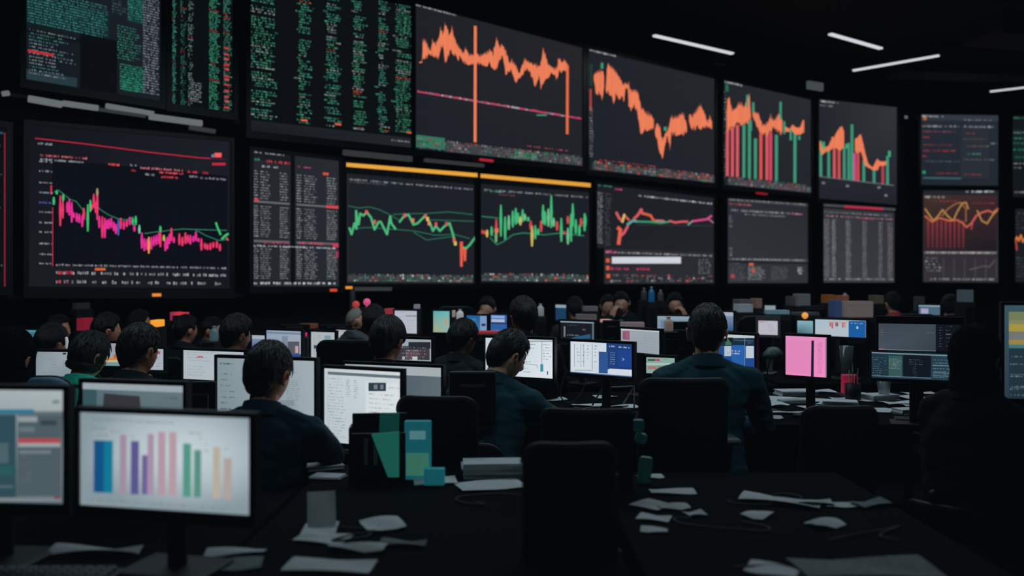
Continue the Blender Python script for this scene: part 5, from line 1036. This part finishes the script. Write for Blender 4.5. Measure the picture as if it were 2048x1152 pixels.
P2 = [(640, 1062, .10, .14, .1, 'near white sheet standing up beside the bar chart monitor'), (648, 1078, .15, .10, -.3, 'crumpled grey sheet below the near upright sheet'), (765, 1052, .12, .13, .35, 'square grey sheet left of the nearest chair'), (470, 1132, .14, .09, .2, 'pale sheet at the bottom edge below the bar chart monitor'), (660, 1134, .23, .10, -.1, 'wide pale sheet at the bottom edge, centre left'), (716, 1100, .16, .05, -.15, 'narrow strip of paper above the wide bottom sheet'), (470, 1108, .16, .05, .1, 'thin dim sheet above the left bottom sheet'), (806, 1090, .13, .05, -.1, 'faint sheet fragment at bottom, left of the nearest chair'), (870, 962, .16, .13, .15, 'pale sheet in front of the turquoise box'), (980, 972, .24, .14, .3, 'slanted sheet in front of the thick white book'), (1300, 955, .10, .05, .1, 'small white block of notes right of the nearest chair'), (1345, 985, .16, .07, 0, 'pale sheet edge under the small white notes'), (1305, 1012, .10, .12, .7, 'tilted grey sheet right of the nearest chair'), (1347, 1016, .10, .06, .1, 'small oval looking grey note'), (1308, 1038, .10, .07, -.4, 'grey scrap below the tilted sheet'), (1308, 1062, .08, .05, -.2, 'dim scrap lowest of the chain of notes'), (1560, 1005, .26, .09, -.5, 'long dim sheet right of the armrest'), (1610, 1008, .18, .06, -.1, 'flat dim sheet beside the long one'), (1685, 1012, .12, .05, 0, 'dim leaf shaped scrap in the dark right of centre'), (1745, 1010, .15, .07, .45, 'dim slanted sheet near the black silhouette'), (1515, 1032, .09, .07, .8, 'dim crumpled scrap left of the dark gap'), (1650, 1052, .10, .07, .2, 'dim rounded scrap on the near right desk'), (1730, 1140, .36, .15, .05, 'large pale sheet at the bottom right edge'), (1545, 1142, .13, .09, -.5, 'pale scrap left of the large bottom right sheet'), (1390, 1030, .07, .05, .3, 'tiny dim scrap beside the oval note')]
for px, py, w, h, rz, lb in P2: flat_paper(px, py, w, h, rz, lb, curl=random.uniform(.004, .016), m='paper' if random.random() < .7 else 'print')
u_ = flat_paper(643, 1050, .085, .12, .1, 'white upright card leaning beside the bar chart monitor', curl=.002, name='card', cat='card'); u_.rotation_euler = (math.radians(48), 0, .25); u_.location.z = DZ+.048; u_.data.materials[0] = mat('card_white', (232, 238, 240), .7, nscale=10, namp=.03)
# curved grey sheet, bottom left
flat_paper(190, 1108, .24, .06, 0, 'long curved grey sheet below the bar chart monitor', curl=.02)
stack(985, 952, .23, .12, .055, .06, 'thick white book on the near desk beside the nearest chair', name='thick_book', cat='book')
stack(650, 936, .14, .10, .012, .4, 'small pile of papers beside the elbow of the nearest man')
stack(655, 955, .12, .08, .006, -.2, 'few loose sheets under the elbow of the nearest man', name='loose_papers')
# black letter tray with green folders
p = at(758, 900, 3.25); t = thing('desk_organizer', 'black upright desk organizer holding green folders before the white document monitor', 'organizer', (p.x, p.y, DZ), .1)
obj('tray', BX(((0, .05, .12), (.21, .012, .24), .004), ((0, -.05, .09), (.21, .012, .18), .004), ((-.105, 0, .10), (.01, .11, .2), .003), ((.105, 0, .10), (.01, .11, .2), .003), ((0, 0, .006), (.21, .11, .012))), M['plast'], t)
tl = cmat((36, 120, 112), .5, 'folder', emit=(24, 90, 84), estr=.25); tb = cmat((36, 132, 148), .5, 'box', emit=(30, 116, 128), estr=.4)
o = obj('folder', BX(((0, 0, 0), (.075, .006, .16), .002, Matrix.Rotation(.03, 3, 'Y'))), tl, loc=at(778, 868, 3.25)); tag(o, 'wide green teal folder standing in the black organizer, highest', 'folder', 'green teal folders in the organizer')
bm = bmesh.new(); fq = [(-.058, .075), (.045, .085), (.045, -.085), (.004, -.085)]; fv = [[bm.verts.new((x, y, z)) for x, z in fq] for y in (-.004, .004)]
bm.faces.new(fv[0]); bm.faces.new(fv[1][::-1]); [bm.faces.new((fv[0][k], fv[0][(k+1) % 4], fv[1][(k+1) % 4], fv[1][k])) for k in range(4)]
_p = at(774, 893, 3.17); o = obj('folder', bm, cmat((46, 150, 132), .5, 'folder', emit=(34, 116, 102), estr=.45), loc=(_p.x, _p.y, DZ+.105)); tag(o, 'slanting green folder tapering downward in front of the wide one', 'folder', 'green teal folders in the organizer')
for k, px in enumerate((729, 745)):
    o = obj('divider', BX(((-.045+k*.035, -.062, .11), (.016, .008, .10), .002)), M['print'], t); o['label'] = 'narrow grey divider'
# turquoise box with picture
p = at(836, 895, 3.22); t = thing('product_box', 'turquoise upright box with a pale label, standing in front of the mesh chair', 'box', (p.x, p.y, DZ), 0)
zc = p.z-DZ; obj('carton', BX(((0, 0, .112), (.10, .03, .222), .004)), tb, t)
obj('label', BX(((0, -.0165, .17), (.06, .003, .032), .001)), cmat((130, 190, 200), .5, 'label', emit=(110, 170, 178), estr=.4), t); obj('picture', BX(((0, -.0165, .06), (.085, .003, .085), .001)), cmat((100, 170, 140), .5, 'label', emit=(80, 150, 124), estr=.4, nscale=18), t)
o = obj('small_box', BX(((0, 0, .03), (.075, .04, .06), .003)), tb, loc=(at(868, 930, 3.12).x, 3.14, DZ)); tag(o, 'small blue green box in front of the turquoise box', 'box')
for k, (px, py, s_) in enumerate(((1275, 850, .05), (1282, 876, .045), (1290, 905, .05))):
    pp = at(px, py, 3.15)
    if k == 2: pp.z = DZ+.052
    o = obj('plastic_glint', BX(((0, 0, 0), (s_, .03, 0.10 if k == 2 else s_*.9), .012, Matrix.Rotation((0, .3, .12)[k], 3, 'Y'))), cmat((20, 66, 66), .4, 'plastic', emit=(20, 74, 74), estr=.1), loc=(pp.x, pp.y, pp.z)); tag(o, ['topmost', 'middle', 'lowest'][k]+' teal glint of plastic between the two black chairs', 'plastic', 'teal glints between chairs')  # teal glints put in as tinted, faintly glowing boxes
# cluttered right desk
R2 = [(1560, 800, .22, .13, .2, 'white sheet beside the elbow of the large man'), (1500, 822, .26, .14, .5, 'large pale sheet under the hand of the large man'), (1640, 784, .20, .12, .15, 'white sheet directly under the pink page monitor'), (1700, 800, .24, .14, -.2, 'pale sheet in front of the pen holder'), (1800, 808, .22, .14, .1, 'pale sheet under the clear glass'), (1866, 802, .24, .12, .05, 'flat sheet at the right end of the cluttered desk'), (1740, 818, .18, .10, -.5, 'tilted sheet at the front edge of the cluttered desk'), (1840, 788, .22, .10, .1, 'sheet behind the yellow pen'), (1625, 815, .16, .10, .4, 'curled sheet left of the grey papers'), (1535, 838, .16, .05, .1, 'thin strip of paper at the desk edge below the large man'), (1615, 800, .2, .14, -.5, 'tilted white sheet on the stack right of the large man'), (1655, 808, .16, .11, .9, 'crumpled sheet under the pen holder papers'), (1725, 792, .2, .13, .6, 'pale sheet beside the black pen holder'), (1775, 822, .2, .12, .2, 'sheet sticking out at the desk front under the glass'), (1805, 795, .14, .1, -.7, 'folded sheet right of the clear glass'), (1850, 815, .26, .12, -.1, 'broad sheet at the front right of the cluttered desk'), (1545, 812, .2, .12, .7, 'pale sheet beside the closed notebook'), (1575, 826, .2, .08, -.2, 'narrow white sheet at the desk front beside the large man')]
for px, py, w, h, rz, lb in R2: flat_paper(px, py, w, h, rz, lb, curl=random.uniform(.005, .02))
stack(1590, 790, .24, .15, .03, .1, 'white paper stack with a dark edge right of the large man'); stack(1760, 800, .20, .13, .035, .3, 'messy paper pile at the middle of the cluttered desk'); stack(1680, 812, .20, .12, .03, -.3, 'grey paper pile above the black chair before the cluttered desk', m='print'); stack(1830, 828, .24, .10, .03, .25, 'paper pile at the front right of the cluttered desk')
stack(1590, 806, .20, .08, .018, .1, 'pale closed notebook right of the large man', name='notebook', cat='notebook', cover=cmat((150, 156, 160), .5, 'cover'))
def ptag(o, l, c, g=None): return tag(o, l, c, g)
p = on_z(1706, 800); t = thing('pen_holder', 'black round pen holder in front of the pink box', 'pen holder', (p.x, p.y, DZ))
bm = bmesh.new(); lathe(bm, [(.045, 0), (.048, .004), (.048, .105), (.044, .105), (.043, .008)], 24); obj('cup', bm, M['plast'], t, True)
for k, (dx, c, L, lb) in enumerate(((-.02, (200, 204, 208), .19, 'white pen in the black pen holder'), (.0, (92, 190, 150), .23, 'green pen in the black pen holder'), (.018, (200, 60, 80), .17, 'red pen in the black pen holder'), (.03, (170, 172, 176), .20, 'grey pen in the black pen holder'))):
    bm = bmesh.new(); tube(bm, [(dx*.4, .0, .012), (dx, .005, L*.8), (dx*1.15, .006, L)], [.0045, .0045, .002], 8); o = obj('pen', bm, cmat(c, .4, 'pen'), None, True, (p.x, p.y, DZ)); tag(o, lb, 'pen', 'pens in the black holder')
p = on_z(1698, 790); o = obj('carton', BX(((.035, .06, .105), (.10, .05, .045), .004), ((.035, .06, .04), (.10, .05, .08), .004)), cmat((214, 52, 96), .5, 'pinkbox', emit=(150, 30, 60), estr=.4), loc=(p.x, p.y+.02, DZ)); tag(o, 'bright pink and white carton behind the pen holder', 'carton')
GL = mat('clear_glass', (190, 205, 205), .08, trans=.9, spec=.5)
for px, py, lb, s_, c in ((1768, 800, 'clear crumpled plastic glass on the cluttered desk', .045, 1), (1693, 770, 'tall clear acrylic tube behind the pen holder', .05, 2.2)):
    p = on_z(px, py); bm = bmesh.new(); lathe(bm, [(s_*.6, 0), (s_, .13*c), (s_*.95, .13*c), (s_*.55, .004)], 20); o = obj('drinking_glass', bm, GL, None, True, (p.x, p.y, DZ)); tag(o, lb, 'glass')
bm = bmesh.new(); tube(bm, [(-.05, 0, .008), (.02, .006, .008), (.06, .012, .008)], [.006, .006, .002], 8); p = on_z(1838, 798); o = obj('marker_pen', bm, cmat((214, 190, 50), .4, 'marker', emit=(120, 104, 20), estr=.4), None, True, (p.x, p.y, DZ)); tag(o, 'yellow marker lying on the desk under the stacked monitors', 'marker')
p = at(1527, 760, 4.7); t = thing('marker_pen', 'upright pen with an orange band beside the blue monitor', 'marker', (p.x, p.y, DZ))
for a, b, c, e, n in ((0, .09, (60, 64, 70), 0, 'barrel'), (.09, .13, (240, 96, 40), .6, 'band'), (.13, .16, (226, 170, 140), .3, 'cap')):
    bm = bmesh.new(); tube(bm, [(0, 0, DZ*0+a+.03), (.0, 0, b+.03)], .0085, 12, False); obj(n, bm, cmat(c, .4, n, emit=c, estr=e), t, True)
bm = bmesh.new(); tube(bm, [(.0, 0, 0), (.0, 0, .24), (.02, -.01, .33)], .004, 8); s0 = p
t = thing('desk_lamp', 'small grey green desk lamp head between the blue and pink monitors', 'lamp', (at(1535, 700, 4.95).x, 4.95, DZ)); obj('pole', bm, M['metal'], t, True)
bm = bmesh.new(); lathe(bm, [(.012, .03), (.03, .025), (.058, -.01), (.062, -.035), (.055, -.035)], 20, (.03, -.01, .345)); obj('lamp_shade', bm, cmat((60, 82, 84), .5, 'shade'), t, True)
bm = bmesh.new(); lathe(bm, [(.06, 0), (.06, .01), (.01, .016)], 20); obj('base', bm, M['metal'], t, True)
# keyboards, mice, phones
def keyboard(x, y, rz, label, w=.43):
    t = thing('keyboard', label, 'keyboard', (x, y, DZ), rz, 'black keyboards'); obj('base', BX(((0, 0, .009), (w, .14, .016), .005)), M['plast'], t)
    bm = bmesh.new()
    for r_ in range(5):
        for k in range(14): box(bm, ((k-6.5)*w/15, (r_-2)*.025, .021), (w/15*.82, .019, .008), .002, None, 1)
    obj('keys', bm, M['gplast'] if 'pale' in label else M['frame'], t, False)
def mouse(x, y, rz, label):
    t = thing('computer_mouse', label, 'mouse', (x, y, DZ), rz, 'computer mice'); bm = bmesh.new(); sphere_mesh(bm, lambda th, ph: Vector((math.sin(th)*math.cos(ph)*.031, math.cos(th)*math.cos(ph)*.054, max(0, math.sin(ph))*.032+.002)), 20, 12); obj('shell', bm, M['plast'], t, True); obj('scroll_wheel', BX(((0, .03, .028), (.006, .018, .01), .002)), M['gplast'], t)
keyboard(-.97, 3.86, 0, 'black keyboard in front of the nearest man'); keyboard(.30, 4.62, .1, 'black keyboard under the table monitor'); keyboard(1.05, 4.62, .05, 'black keyboard before the large man in teal', .4); keyboard(-1.2, 2.1, 0, 'pale keyed keyboard below the bar chart monitor')
mouse(-.68, 3.85, -.2, 'black mouse beside the nearest man'); mouse(.62, 4.65, .2, 'black mouse beside the cables under the table monitor'); mouse(.1, 2.35, .3, 'dark mouse on the near desk beside the nearest chair')
def cable(pts, label, r=.0035, m=None):
    bm = bmesh.new(); P_ = [Vector(p) for p in pts]; out = []
    for i in range(len(P_)-1):
        p0, p1, p2, p3 = P_[max(i-1, 0)], P_[i], P_[i+1], P_[min(i+2, len(P_)-1)]
        for k in range(6):
            t_ = k/6; out.append(.5*((2*p1)+(p2-p0)*t_+(2*p0-5*p1+4*p2-p3)*t_*t_+(3*p1-p0-3*p2+p3)*t_**3))
    out.append(P_[-1]); tube(bm, out, r, 8); o = obj('cable', bm, m or M['plast'], None, True); return tag(o, label, 'cable', 'cables on the desk under the table monitor')
zz = DZ+.005
for k, lb in enumerate(('long black cable looping across the desk under the table monitor', 'black cable curling beside the keyboard under the table monitor', 'cable drooping from the table monitor in a loop', 'pale cable running to the bright white monitor', 'black cable crossing the papers left of the tall chair', 'looped cable beside the tall black chair')):
    x = .2+k*.09
    if k == 2: pts = [(.30, 4.78, 1.0), (.27, 4.74, .88), (.33, 4.7, .84), (.40, 4.74, .92), (.42, 4.8, 1.0)]
    else: pts = [(x+random.uniform(-.12, .12), 4.55+j*.09+random.uniform(-.03, .03), zz+.003*k+(.03 if j in (2, 3) else 0)) for j in range(6)]
    cable(pts, lb, .004, M['gplast'] if k in (3,) else None)
for px, py, w, h, rz, lb in ((1100, 800, .2, .12, .2, 'white sheet under the hands of the bending man'), (1180, 812, .22, .08, -.1, 'pale sheet among the cables'), (1245, 815, .18, .10, .2, 'pale sheet left of the tall black chair'), (1210, 795, .14, .1, .3, 'grey paper behind the cables'), (1290, 790, .16, .1, 0, 'small pale sheet behind the tall chair')): flat_paper(px, py, w, h, rz, lb, curl=.01)
o = obj('phone_handset', BX(((0, 0, .02), (.05, .19, .03), .012), ((0, -.075, .04), (.055, .045, .03), .012), ((0, .075, .04), (.055, .045, .03), .012)), M['plast'], loc=(.50, 4.62, DZ)); o.rotation_euler.z = 1.2; tag(o, 'black phone handset under the table monitor', 'phone')
t = thing('laptop_stand', 'thin metal laptop stand right of the table monitor', 'stand', (.62, 4.95, DZ), .3); bm = bmesh.new()
for s_ in (-.1, .1): tube(bm, [(s_, 0, .004), (s_, .0, .14), (s_, .15, .02)], .005, 8)
tube(bm, [(-.1, 0, .14), (.1, 0, .14)], .005, 8); obj('wire_frame', bm, M['gplast'], t, True)
for k in range(7):                                     # dark cables lying over the near desks
    x, y = ((-.55, 2.5), (-.2, 2.9), (.05, 2.4), (.55, 2.6), (.8, 2.9), (1.0, 2.5), (.6, 2.15))[k]
    bmk = [(x+math.sin(j*1.1+k)*.09+j*.03, y+math.cos(j*.9+k*2)*.07, zz+.002*(j % 2)) for j in range(7)]
    cable(bmk, ('thin dark cable on the near desk by the upright card', 'dark cable in front of the turquoise box', 'dark cable left of the nearest chair', 'dark cable among the notes right of the nearest chair', 'dark looping cable among the dim sheets', 'dark cable beside the dim leaf shaped scrap', 'dark cable above the large bottom right sheet')[k], .0028)['group'] = 'cables on the near desks'
# coat on a chair back, middle row
chair(-1.12, 6.0, 0, 1.12, .40, 'black office chair under the dark coat', arms=False)
bm = bmesh.new(); sphere_mesh(bm, lambda th, ph: Vector((math.sin(th)*math.cos(ph)*.145+.02*math.sin(ph*3), math.cos(th)*math.cos(ph)*.07, math.sin(ph)*.10+.02*math.sin(th*2+1)+(noise.noise(Vector((th, ph*2, 3)))*.03))), 40, 24)
c_ = at(705, 693, 5.78); box(bm, (0, 0, -.17), (.27, .10, .36), .05, None, 3); solidify_union(bm, .012, 'coat', cmat((40, 50, 58), .85, 'coat', sheen=.3), None, 6, fold=.012).location = c_
_o = COL.objects['coat']; tag(_o, 'dark rounded coat draped over a chair beside the narrow white monitor', 'coat')
# far clutter: boxes, bottles, papers, small coloured things
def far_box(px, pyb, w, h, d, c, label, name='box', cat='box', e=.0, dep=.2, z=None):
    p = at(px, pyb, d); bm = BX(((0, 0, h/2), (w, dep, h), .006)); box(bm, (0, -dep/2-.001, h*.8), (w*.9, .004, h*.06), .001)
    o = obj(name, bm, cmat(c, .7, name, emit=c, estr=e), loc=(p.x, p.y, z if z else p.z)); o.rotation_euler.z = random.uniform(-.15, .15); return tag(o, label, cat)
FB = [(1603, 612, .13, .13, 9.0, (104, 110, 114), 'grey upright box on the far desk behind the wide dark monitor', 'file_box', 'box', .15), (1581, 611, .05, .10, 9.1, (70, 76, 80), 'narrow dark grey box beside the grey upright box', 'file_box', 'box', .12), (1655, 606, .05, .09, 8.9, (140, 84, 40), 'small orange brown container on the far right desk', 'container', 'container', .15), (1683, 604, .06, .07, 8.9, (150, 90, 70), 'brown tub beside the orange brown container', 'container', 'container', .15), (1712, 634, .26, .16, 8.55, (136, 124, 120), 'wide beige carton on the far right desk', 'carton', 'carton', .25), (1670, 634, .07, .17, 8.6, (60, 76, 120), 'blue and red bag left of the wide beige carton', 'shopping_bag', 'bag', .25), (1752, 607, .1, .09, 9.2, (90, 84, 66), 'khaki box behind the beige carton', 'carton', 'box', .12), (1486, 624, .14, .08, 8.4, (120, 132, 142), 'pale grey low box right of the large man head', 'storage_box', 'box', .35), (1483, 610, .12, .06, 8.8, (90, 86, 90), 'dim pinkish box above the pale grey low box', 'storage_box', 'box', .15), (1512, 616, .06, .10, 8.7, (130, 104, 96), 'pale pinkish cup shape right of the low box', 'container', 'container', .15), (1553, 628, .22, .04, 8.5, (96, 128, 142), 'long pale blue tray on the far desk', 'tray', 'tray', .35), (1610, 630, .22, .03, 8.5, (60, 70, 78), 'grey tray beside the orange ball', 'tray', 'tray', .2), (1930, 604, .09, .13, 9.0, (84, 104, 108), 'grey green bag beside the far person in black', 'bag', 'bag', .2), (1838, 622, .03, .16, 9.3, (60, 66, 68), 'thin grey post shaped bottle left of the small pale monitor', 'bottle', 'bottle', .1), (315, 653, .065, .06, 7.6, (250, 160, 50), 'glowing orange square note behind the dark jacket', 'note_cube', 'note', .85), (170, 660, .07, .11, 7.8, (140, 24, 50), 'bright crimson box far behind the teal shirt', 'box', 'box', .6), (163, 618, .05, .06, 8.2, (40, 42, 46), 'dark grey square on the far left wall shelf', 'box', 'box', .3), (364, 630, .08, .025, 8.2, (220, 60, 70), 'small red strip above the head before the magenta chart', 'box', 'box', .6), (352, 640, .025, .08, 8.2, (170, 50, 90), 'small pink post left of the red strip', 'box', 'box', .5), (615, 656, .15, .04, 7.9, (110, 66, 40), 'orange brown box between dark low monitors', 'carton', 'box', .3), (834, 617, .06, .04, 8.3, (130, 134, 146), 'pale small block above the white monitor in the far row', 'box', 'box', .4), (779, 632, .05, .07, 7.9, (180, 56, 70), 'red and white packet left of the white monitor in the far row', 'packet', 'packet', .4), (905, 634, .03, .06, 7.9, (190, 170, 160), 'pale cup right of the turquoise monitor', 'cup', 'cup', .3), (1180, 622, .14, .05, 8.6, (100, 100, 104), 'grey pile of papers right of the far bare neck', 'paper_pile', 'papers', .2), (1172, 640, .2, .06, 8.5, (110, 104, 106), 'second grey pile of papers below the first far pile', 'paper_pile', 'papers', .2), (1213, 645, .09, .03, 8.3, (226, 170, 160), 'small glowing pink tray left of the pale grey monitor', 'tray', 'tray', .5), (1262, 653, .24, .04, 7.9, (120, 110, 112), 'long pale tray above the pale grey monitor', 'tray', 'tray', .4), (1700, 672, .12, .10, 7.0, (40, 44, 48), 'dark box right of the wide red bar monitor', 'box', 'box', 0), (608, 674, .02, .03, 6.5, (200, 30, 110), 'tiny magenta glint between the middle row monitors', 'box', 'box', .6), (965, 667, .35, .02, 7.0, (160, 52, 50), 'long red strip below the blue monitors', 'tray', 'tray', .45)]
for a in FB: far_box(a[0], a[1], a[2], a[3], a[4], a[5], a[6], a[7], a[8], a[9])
for px, py, c, r_, e, lb in ((1610, 631, (244, 160, 70), .03, .8, 'small glowing orange ball on the far desk'), (712, 609, (200, 70, 60), .035, .5, 'dim red ball above the grey haired person'), (734, 604, (226, 90, 140), .035, .6, 'pink ball above the grey haired person'), (1318, 651, (220, 60, 70), .02, .6, 'tiny red ball left of the pale blue monitor')):
    bm = bmesh.new(); sphere_mesh(bm, lambda th, ph: Vector((math.sin(th)*math.cos(ph), math.cos(th)*math.cos(ph), math.sin(ph)))*r_, 20, 12); box(bm, (0, 0, -r_*1.3), (r_*.5, r_*.5, r_), .002)
    p = at(px, py, 8.1); o = obj('indicator_lamp', bm, cmat(c, .5, 'ball', emit=c, estr=e), None, True, p); tag(o, lb, 'lamp')
def bottle(px, pyb, d, c, h, label, e=.2):
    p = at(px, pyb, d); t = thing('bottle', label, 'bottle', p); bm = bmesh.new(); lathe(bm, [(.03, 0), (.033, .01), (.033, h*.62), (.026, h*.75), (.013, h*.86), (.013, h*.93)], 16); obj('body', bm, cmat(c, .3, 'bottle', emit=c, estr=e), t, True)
    bm = bmesh.new(); lathe(bm, [(.015, h*.92), (.015, h), (.012, h*1.01)], 12); obj('cap', bm, cmat((200, 206, 210), .4, 'cap'), t, True)
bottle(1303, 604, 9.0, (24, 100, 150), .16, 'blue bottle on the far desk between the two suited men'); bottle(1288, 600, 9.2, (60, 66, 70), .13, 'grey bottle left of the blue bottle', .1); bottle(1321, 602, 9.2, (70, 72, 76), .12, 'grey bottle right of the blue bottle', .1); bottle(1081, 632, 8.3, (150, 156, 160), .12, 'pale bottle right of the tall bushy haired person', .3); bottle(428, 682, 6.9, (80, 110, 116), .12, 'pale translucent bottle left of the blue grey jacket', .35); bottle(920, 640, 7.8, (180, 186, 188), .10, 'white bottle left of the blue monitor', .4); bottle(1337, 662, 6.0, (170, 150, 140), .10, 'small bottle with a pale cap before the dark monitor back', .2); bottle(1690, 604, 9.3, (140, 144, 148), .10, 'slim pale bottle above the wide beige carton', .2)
# dark cabinets that carry the far clutter
_items = [o for o in COL.objects if o.parent is None and o.get('category') and ((o.name.split('.')[0] in ('file_box', 'box', 'container', 'carton', 'shopping_bag', 'storage_box', 'tray', 'bag', 'note_cube', 'packet', 'cup', 'paper_pile', 'indicator_lamp', 'bottle')) or (o.name.startswith('bottle') and o.location.y > 5.5)) and o.location.y > 5.5]
for o in _items:
    off = .05 if o.name.startswith('indicator_lamp') else 0
    h = o.location.z-off; w_ = max(.10, (o.dimensions.x if o.type == 'MESH' else .07)+.02)
    if o.type == 'MESH':
        xs = [v.co.x for v in o.data.vertices]; w_ = max(.08, max(xs)-min(xs)+.02)
    if h < .3: continue
    t = thing('cabinet', 'dark cabinet under the '+' '.join(o['label'].split()[:11]), 'cabinet', (o.location.x, o.location.y, 0), o.rotation_euler.z, 'dark cabinets carrying the far clutter')
    obj('carcass', BX(((0, 0, h/2), (w_, .26, h-.002), .004)), M['wall'], t)
    dr = obj('door', BX(((0, -.136, h*.5), (w_*.9, .012, h*.92), .003)), M['plast'], t)
    obj('handle', BX(((w_*.3, -.146, h*.6), (.008, .01, .10), .003)), M['plast'], dr)
# earphone of the person at left
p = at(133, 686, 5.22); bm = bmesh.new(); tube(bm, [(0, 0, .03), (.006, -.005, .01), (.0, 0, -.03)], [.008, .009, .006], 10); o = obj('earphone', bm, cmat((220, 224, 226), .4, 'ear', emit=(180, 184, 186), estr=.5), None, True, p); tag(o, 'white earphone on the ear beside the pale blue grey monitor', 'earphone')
# wall post and dim pipes below the displays
bm = bmesh.new(); tube(bm, [at(705, 640, 10.6), at(705, 585, 10.6)], .035, 12); o = obj('wall_post', bm, M['gplast'], None, True); tag(o, 'thin grey vertical post under the green zigzag display', 'post')
# ---------------------------------------------------------------- light, world, camera
def area(name, loc, tgt, sx, sy, e, c):
    li = bpy.data.lights.new(name, 'AREA'); li.shape = 'RECTANGLE'; li.size = sx; li.size_y = sy; li.energy = e; li.color = c
    o = link(name, li, None, loc); o.rotation_euler = (Vector(tgt)-Vector(loc)).to_track_quat('-Z', 'Y').to_euler(); return o
area('hall_light', (1.6, 6.3, 4.7), (1.6, 6.1, 0), 6, 1.6, 82, (.74, .92, 1))
area('hall_light_left', (-2.2, 6.0, 4.3), (-2.0, 5.4, 0), 3, 1.2, 24, (.7, .92, 1))
area('near_paper_fill', (.2, 3.3, 3.9), (.1, 2.8, 0), 3, .8, 2.0, (.75, .95, 1))  # fill light added to keep the near papers visible
def spot(name, loc, tgt, e, ang, c):
    li = bpy.data.lights.new(name, 'SPOT'); li.energy = e; li.color = c; li.spot_size = math.radians(ang); li.spot_blend = .9; li.shadow_soft_size = .3
    o = link(name, li, None, loc); o.rotation_euler = (Vector(tgt)-Vector(loc)).to_track_quat('-Z', 'Y').to_euler(); return o
spot('added_key_spot', (1.6, 2.0, 4.6), (.95, 4.15, 1.05), 72, 34, (.62, .92, 1))  # unseen key spots added to brighten the backs of the seated people
spot('added_key_spot', (-.9, 1.6, 4.4), (-.85, 3.5, 1.0), 38, 34, (.62, .9, 1))
spot('added_key_spot', (-2.2, 2.2, 4.6), (-2.15, 4.6, 1.0), 60, 34, (.62, .95, 1))
spot('added_key_spot', (.0, 2.2, 4.6), (.0, 4.4, 1.0), 46, 26, (.62, .92, 1))
w = bpy.data.worlds.new('World'); bpy.context.scene.world = w; w.use_nodes = True
w.node_tree.nodes['Background'].inputs['Color'].default_value = (.35, .55, .8, 1); w.node_tree.nodes['Background'].inputs['Strength'].default_value = .004
cam = bpy.data.cameras.new('camera'); co = link('camera', cam, None, CAM); co.rotation_euler = (PI/2, 0, 0)
cam.sensor_width = 36; cam.lens = F*36/2048; cam.shift_y = (HY-576)/2048; cam.clip_end = 200; cam.clip_start = .05
cam.dof.use_dof = True; cam.dof.focus_distance = 4.8; cam.dof.aperture_fstop = cam.lens/1000/.021
sc = bpy.context.scene; sc.camera = co
sc.view_settings.view_transform = 'Standard'; sc.view_settings.look = 'None'
sc.view_settings.use_curve_mapping = True               # slight lifted, cool blacks like the photograph's grade
cmap = sc.view_settings.curve_mapping
for k, v in enumerate((.0011, .0018, .0024)): cmap.curves[k].points[0].location = (0, v)
cmap.update()
sc.cycles.use_denoising = True; sc.cycles.max_bounces = 6; sc.cycles.sample_clamp_indirect = 2
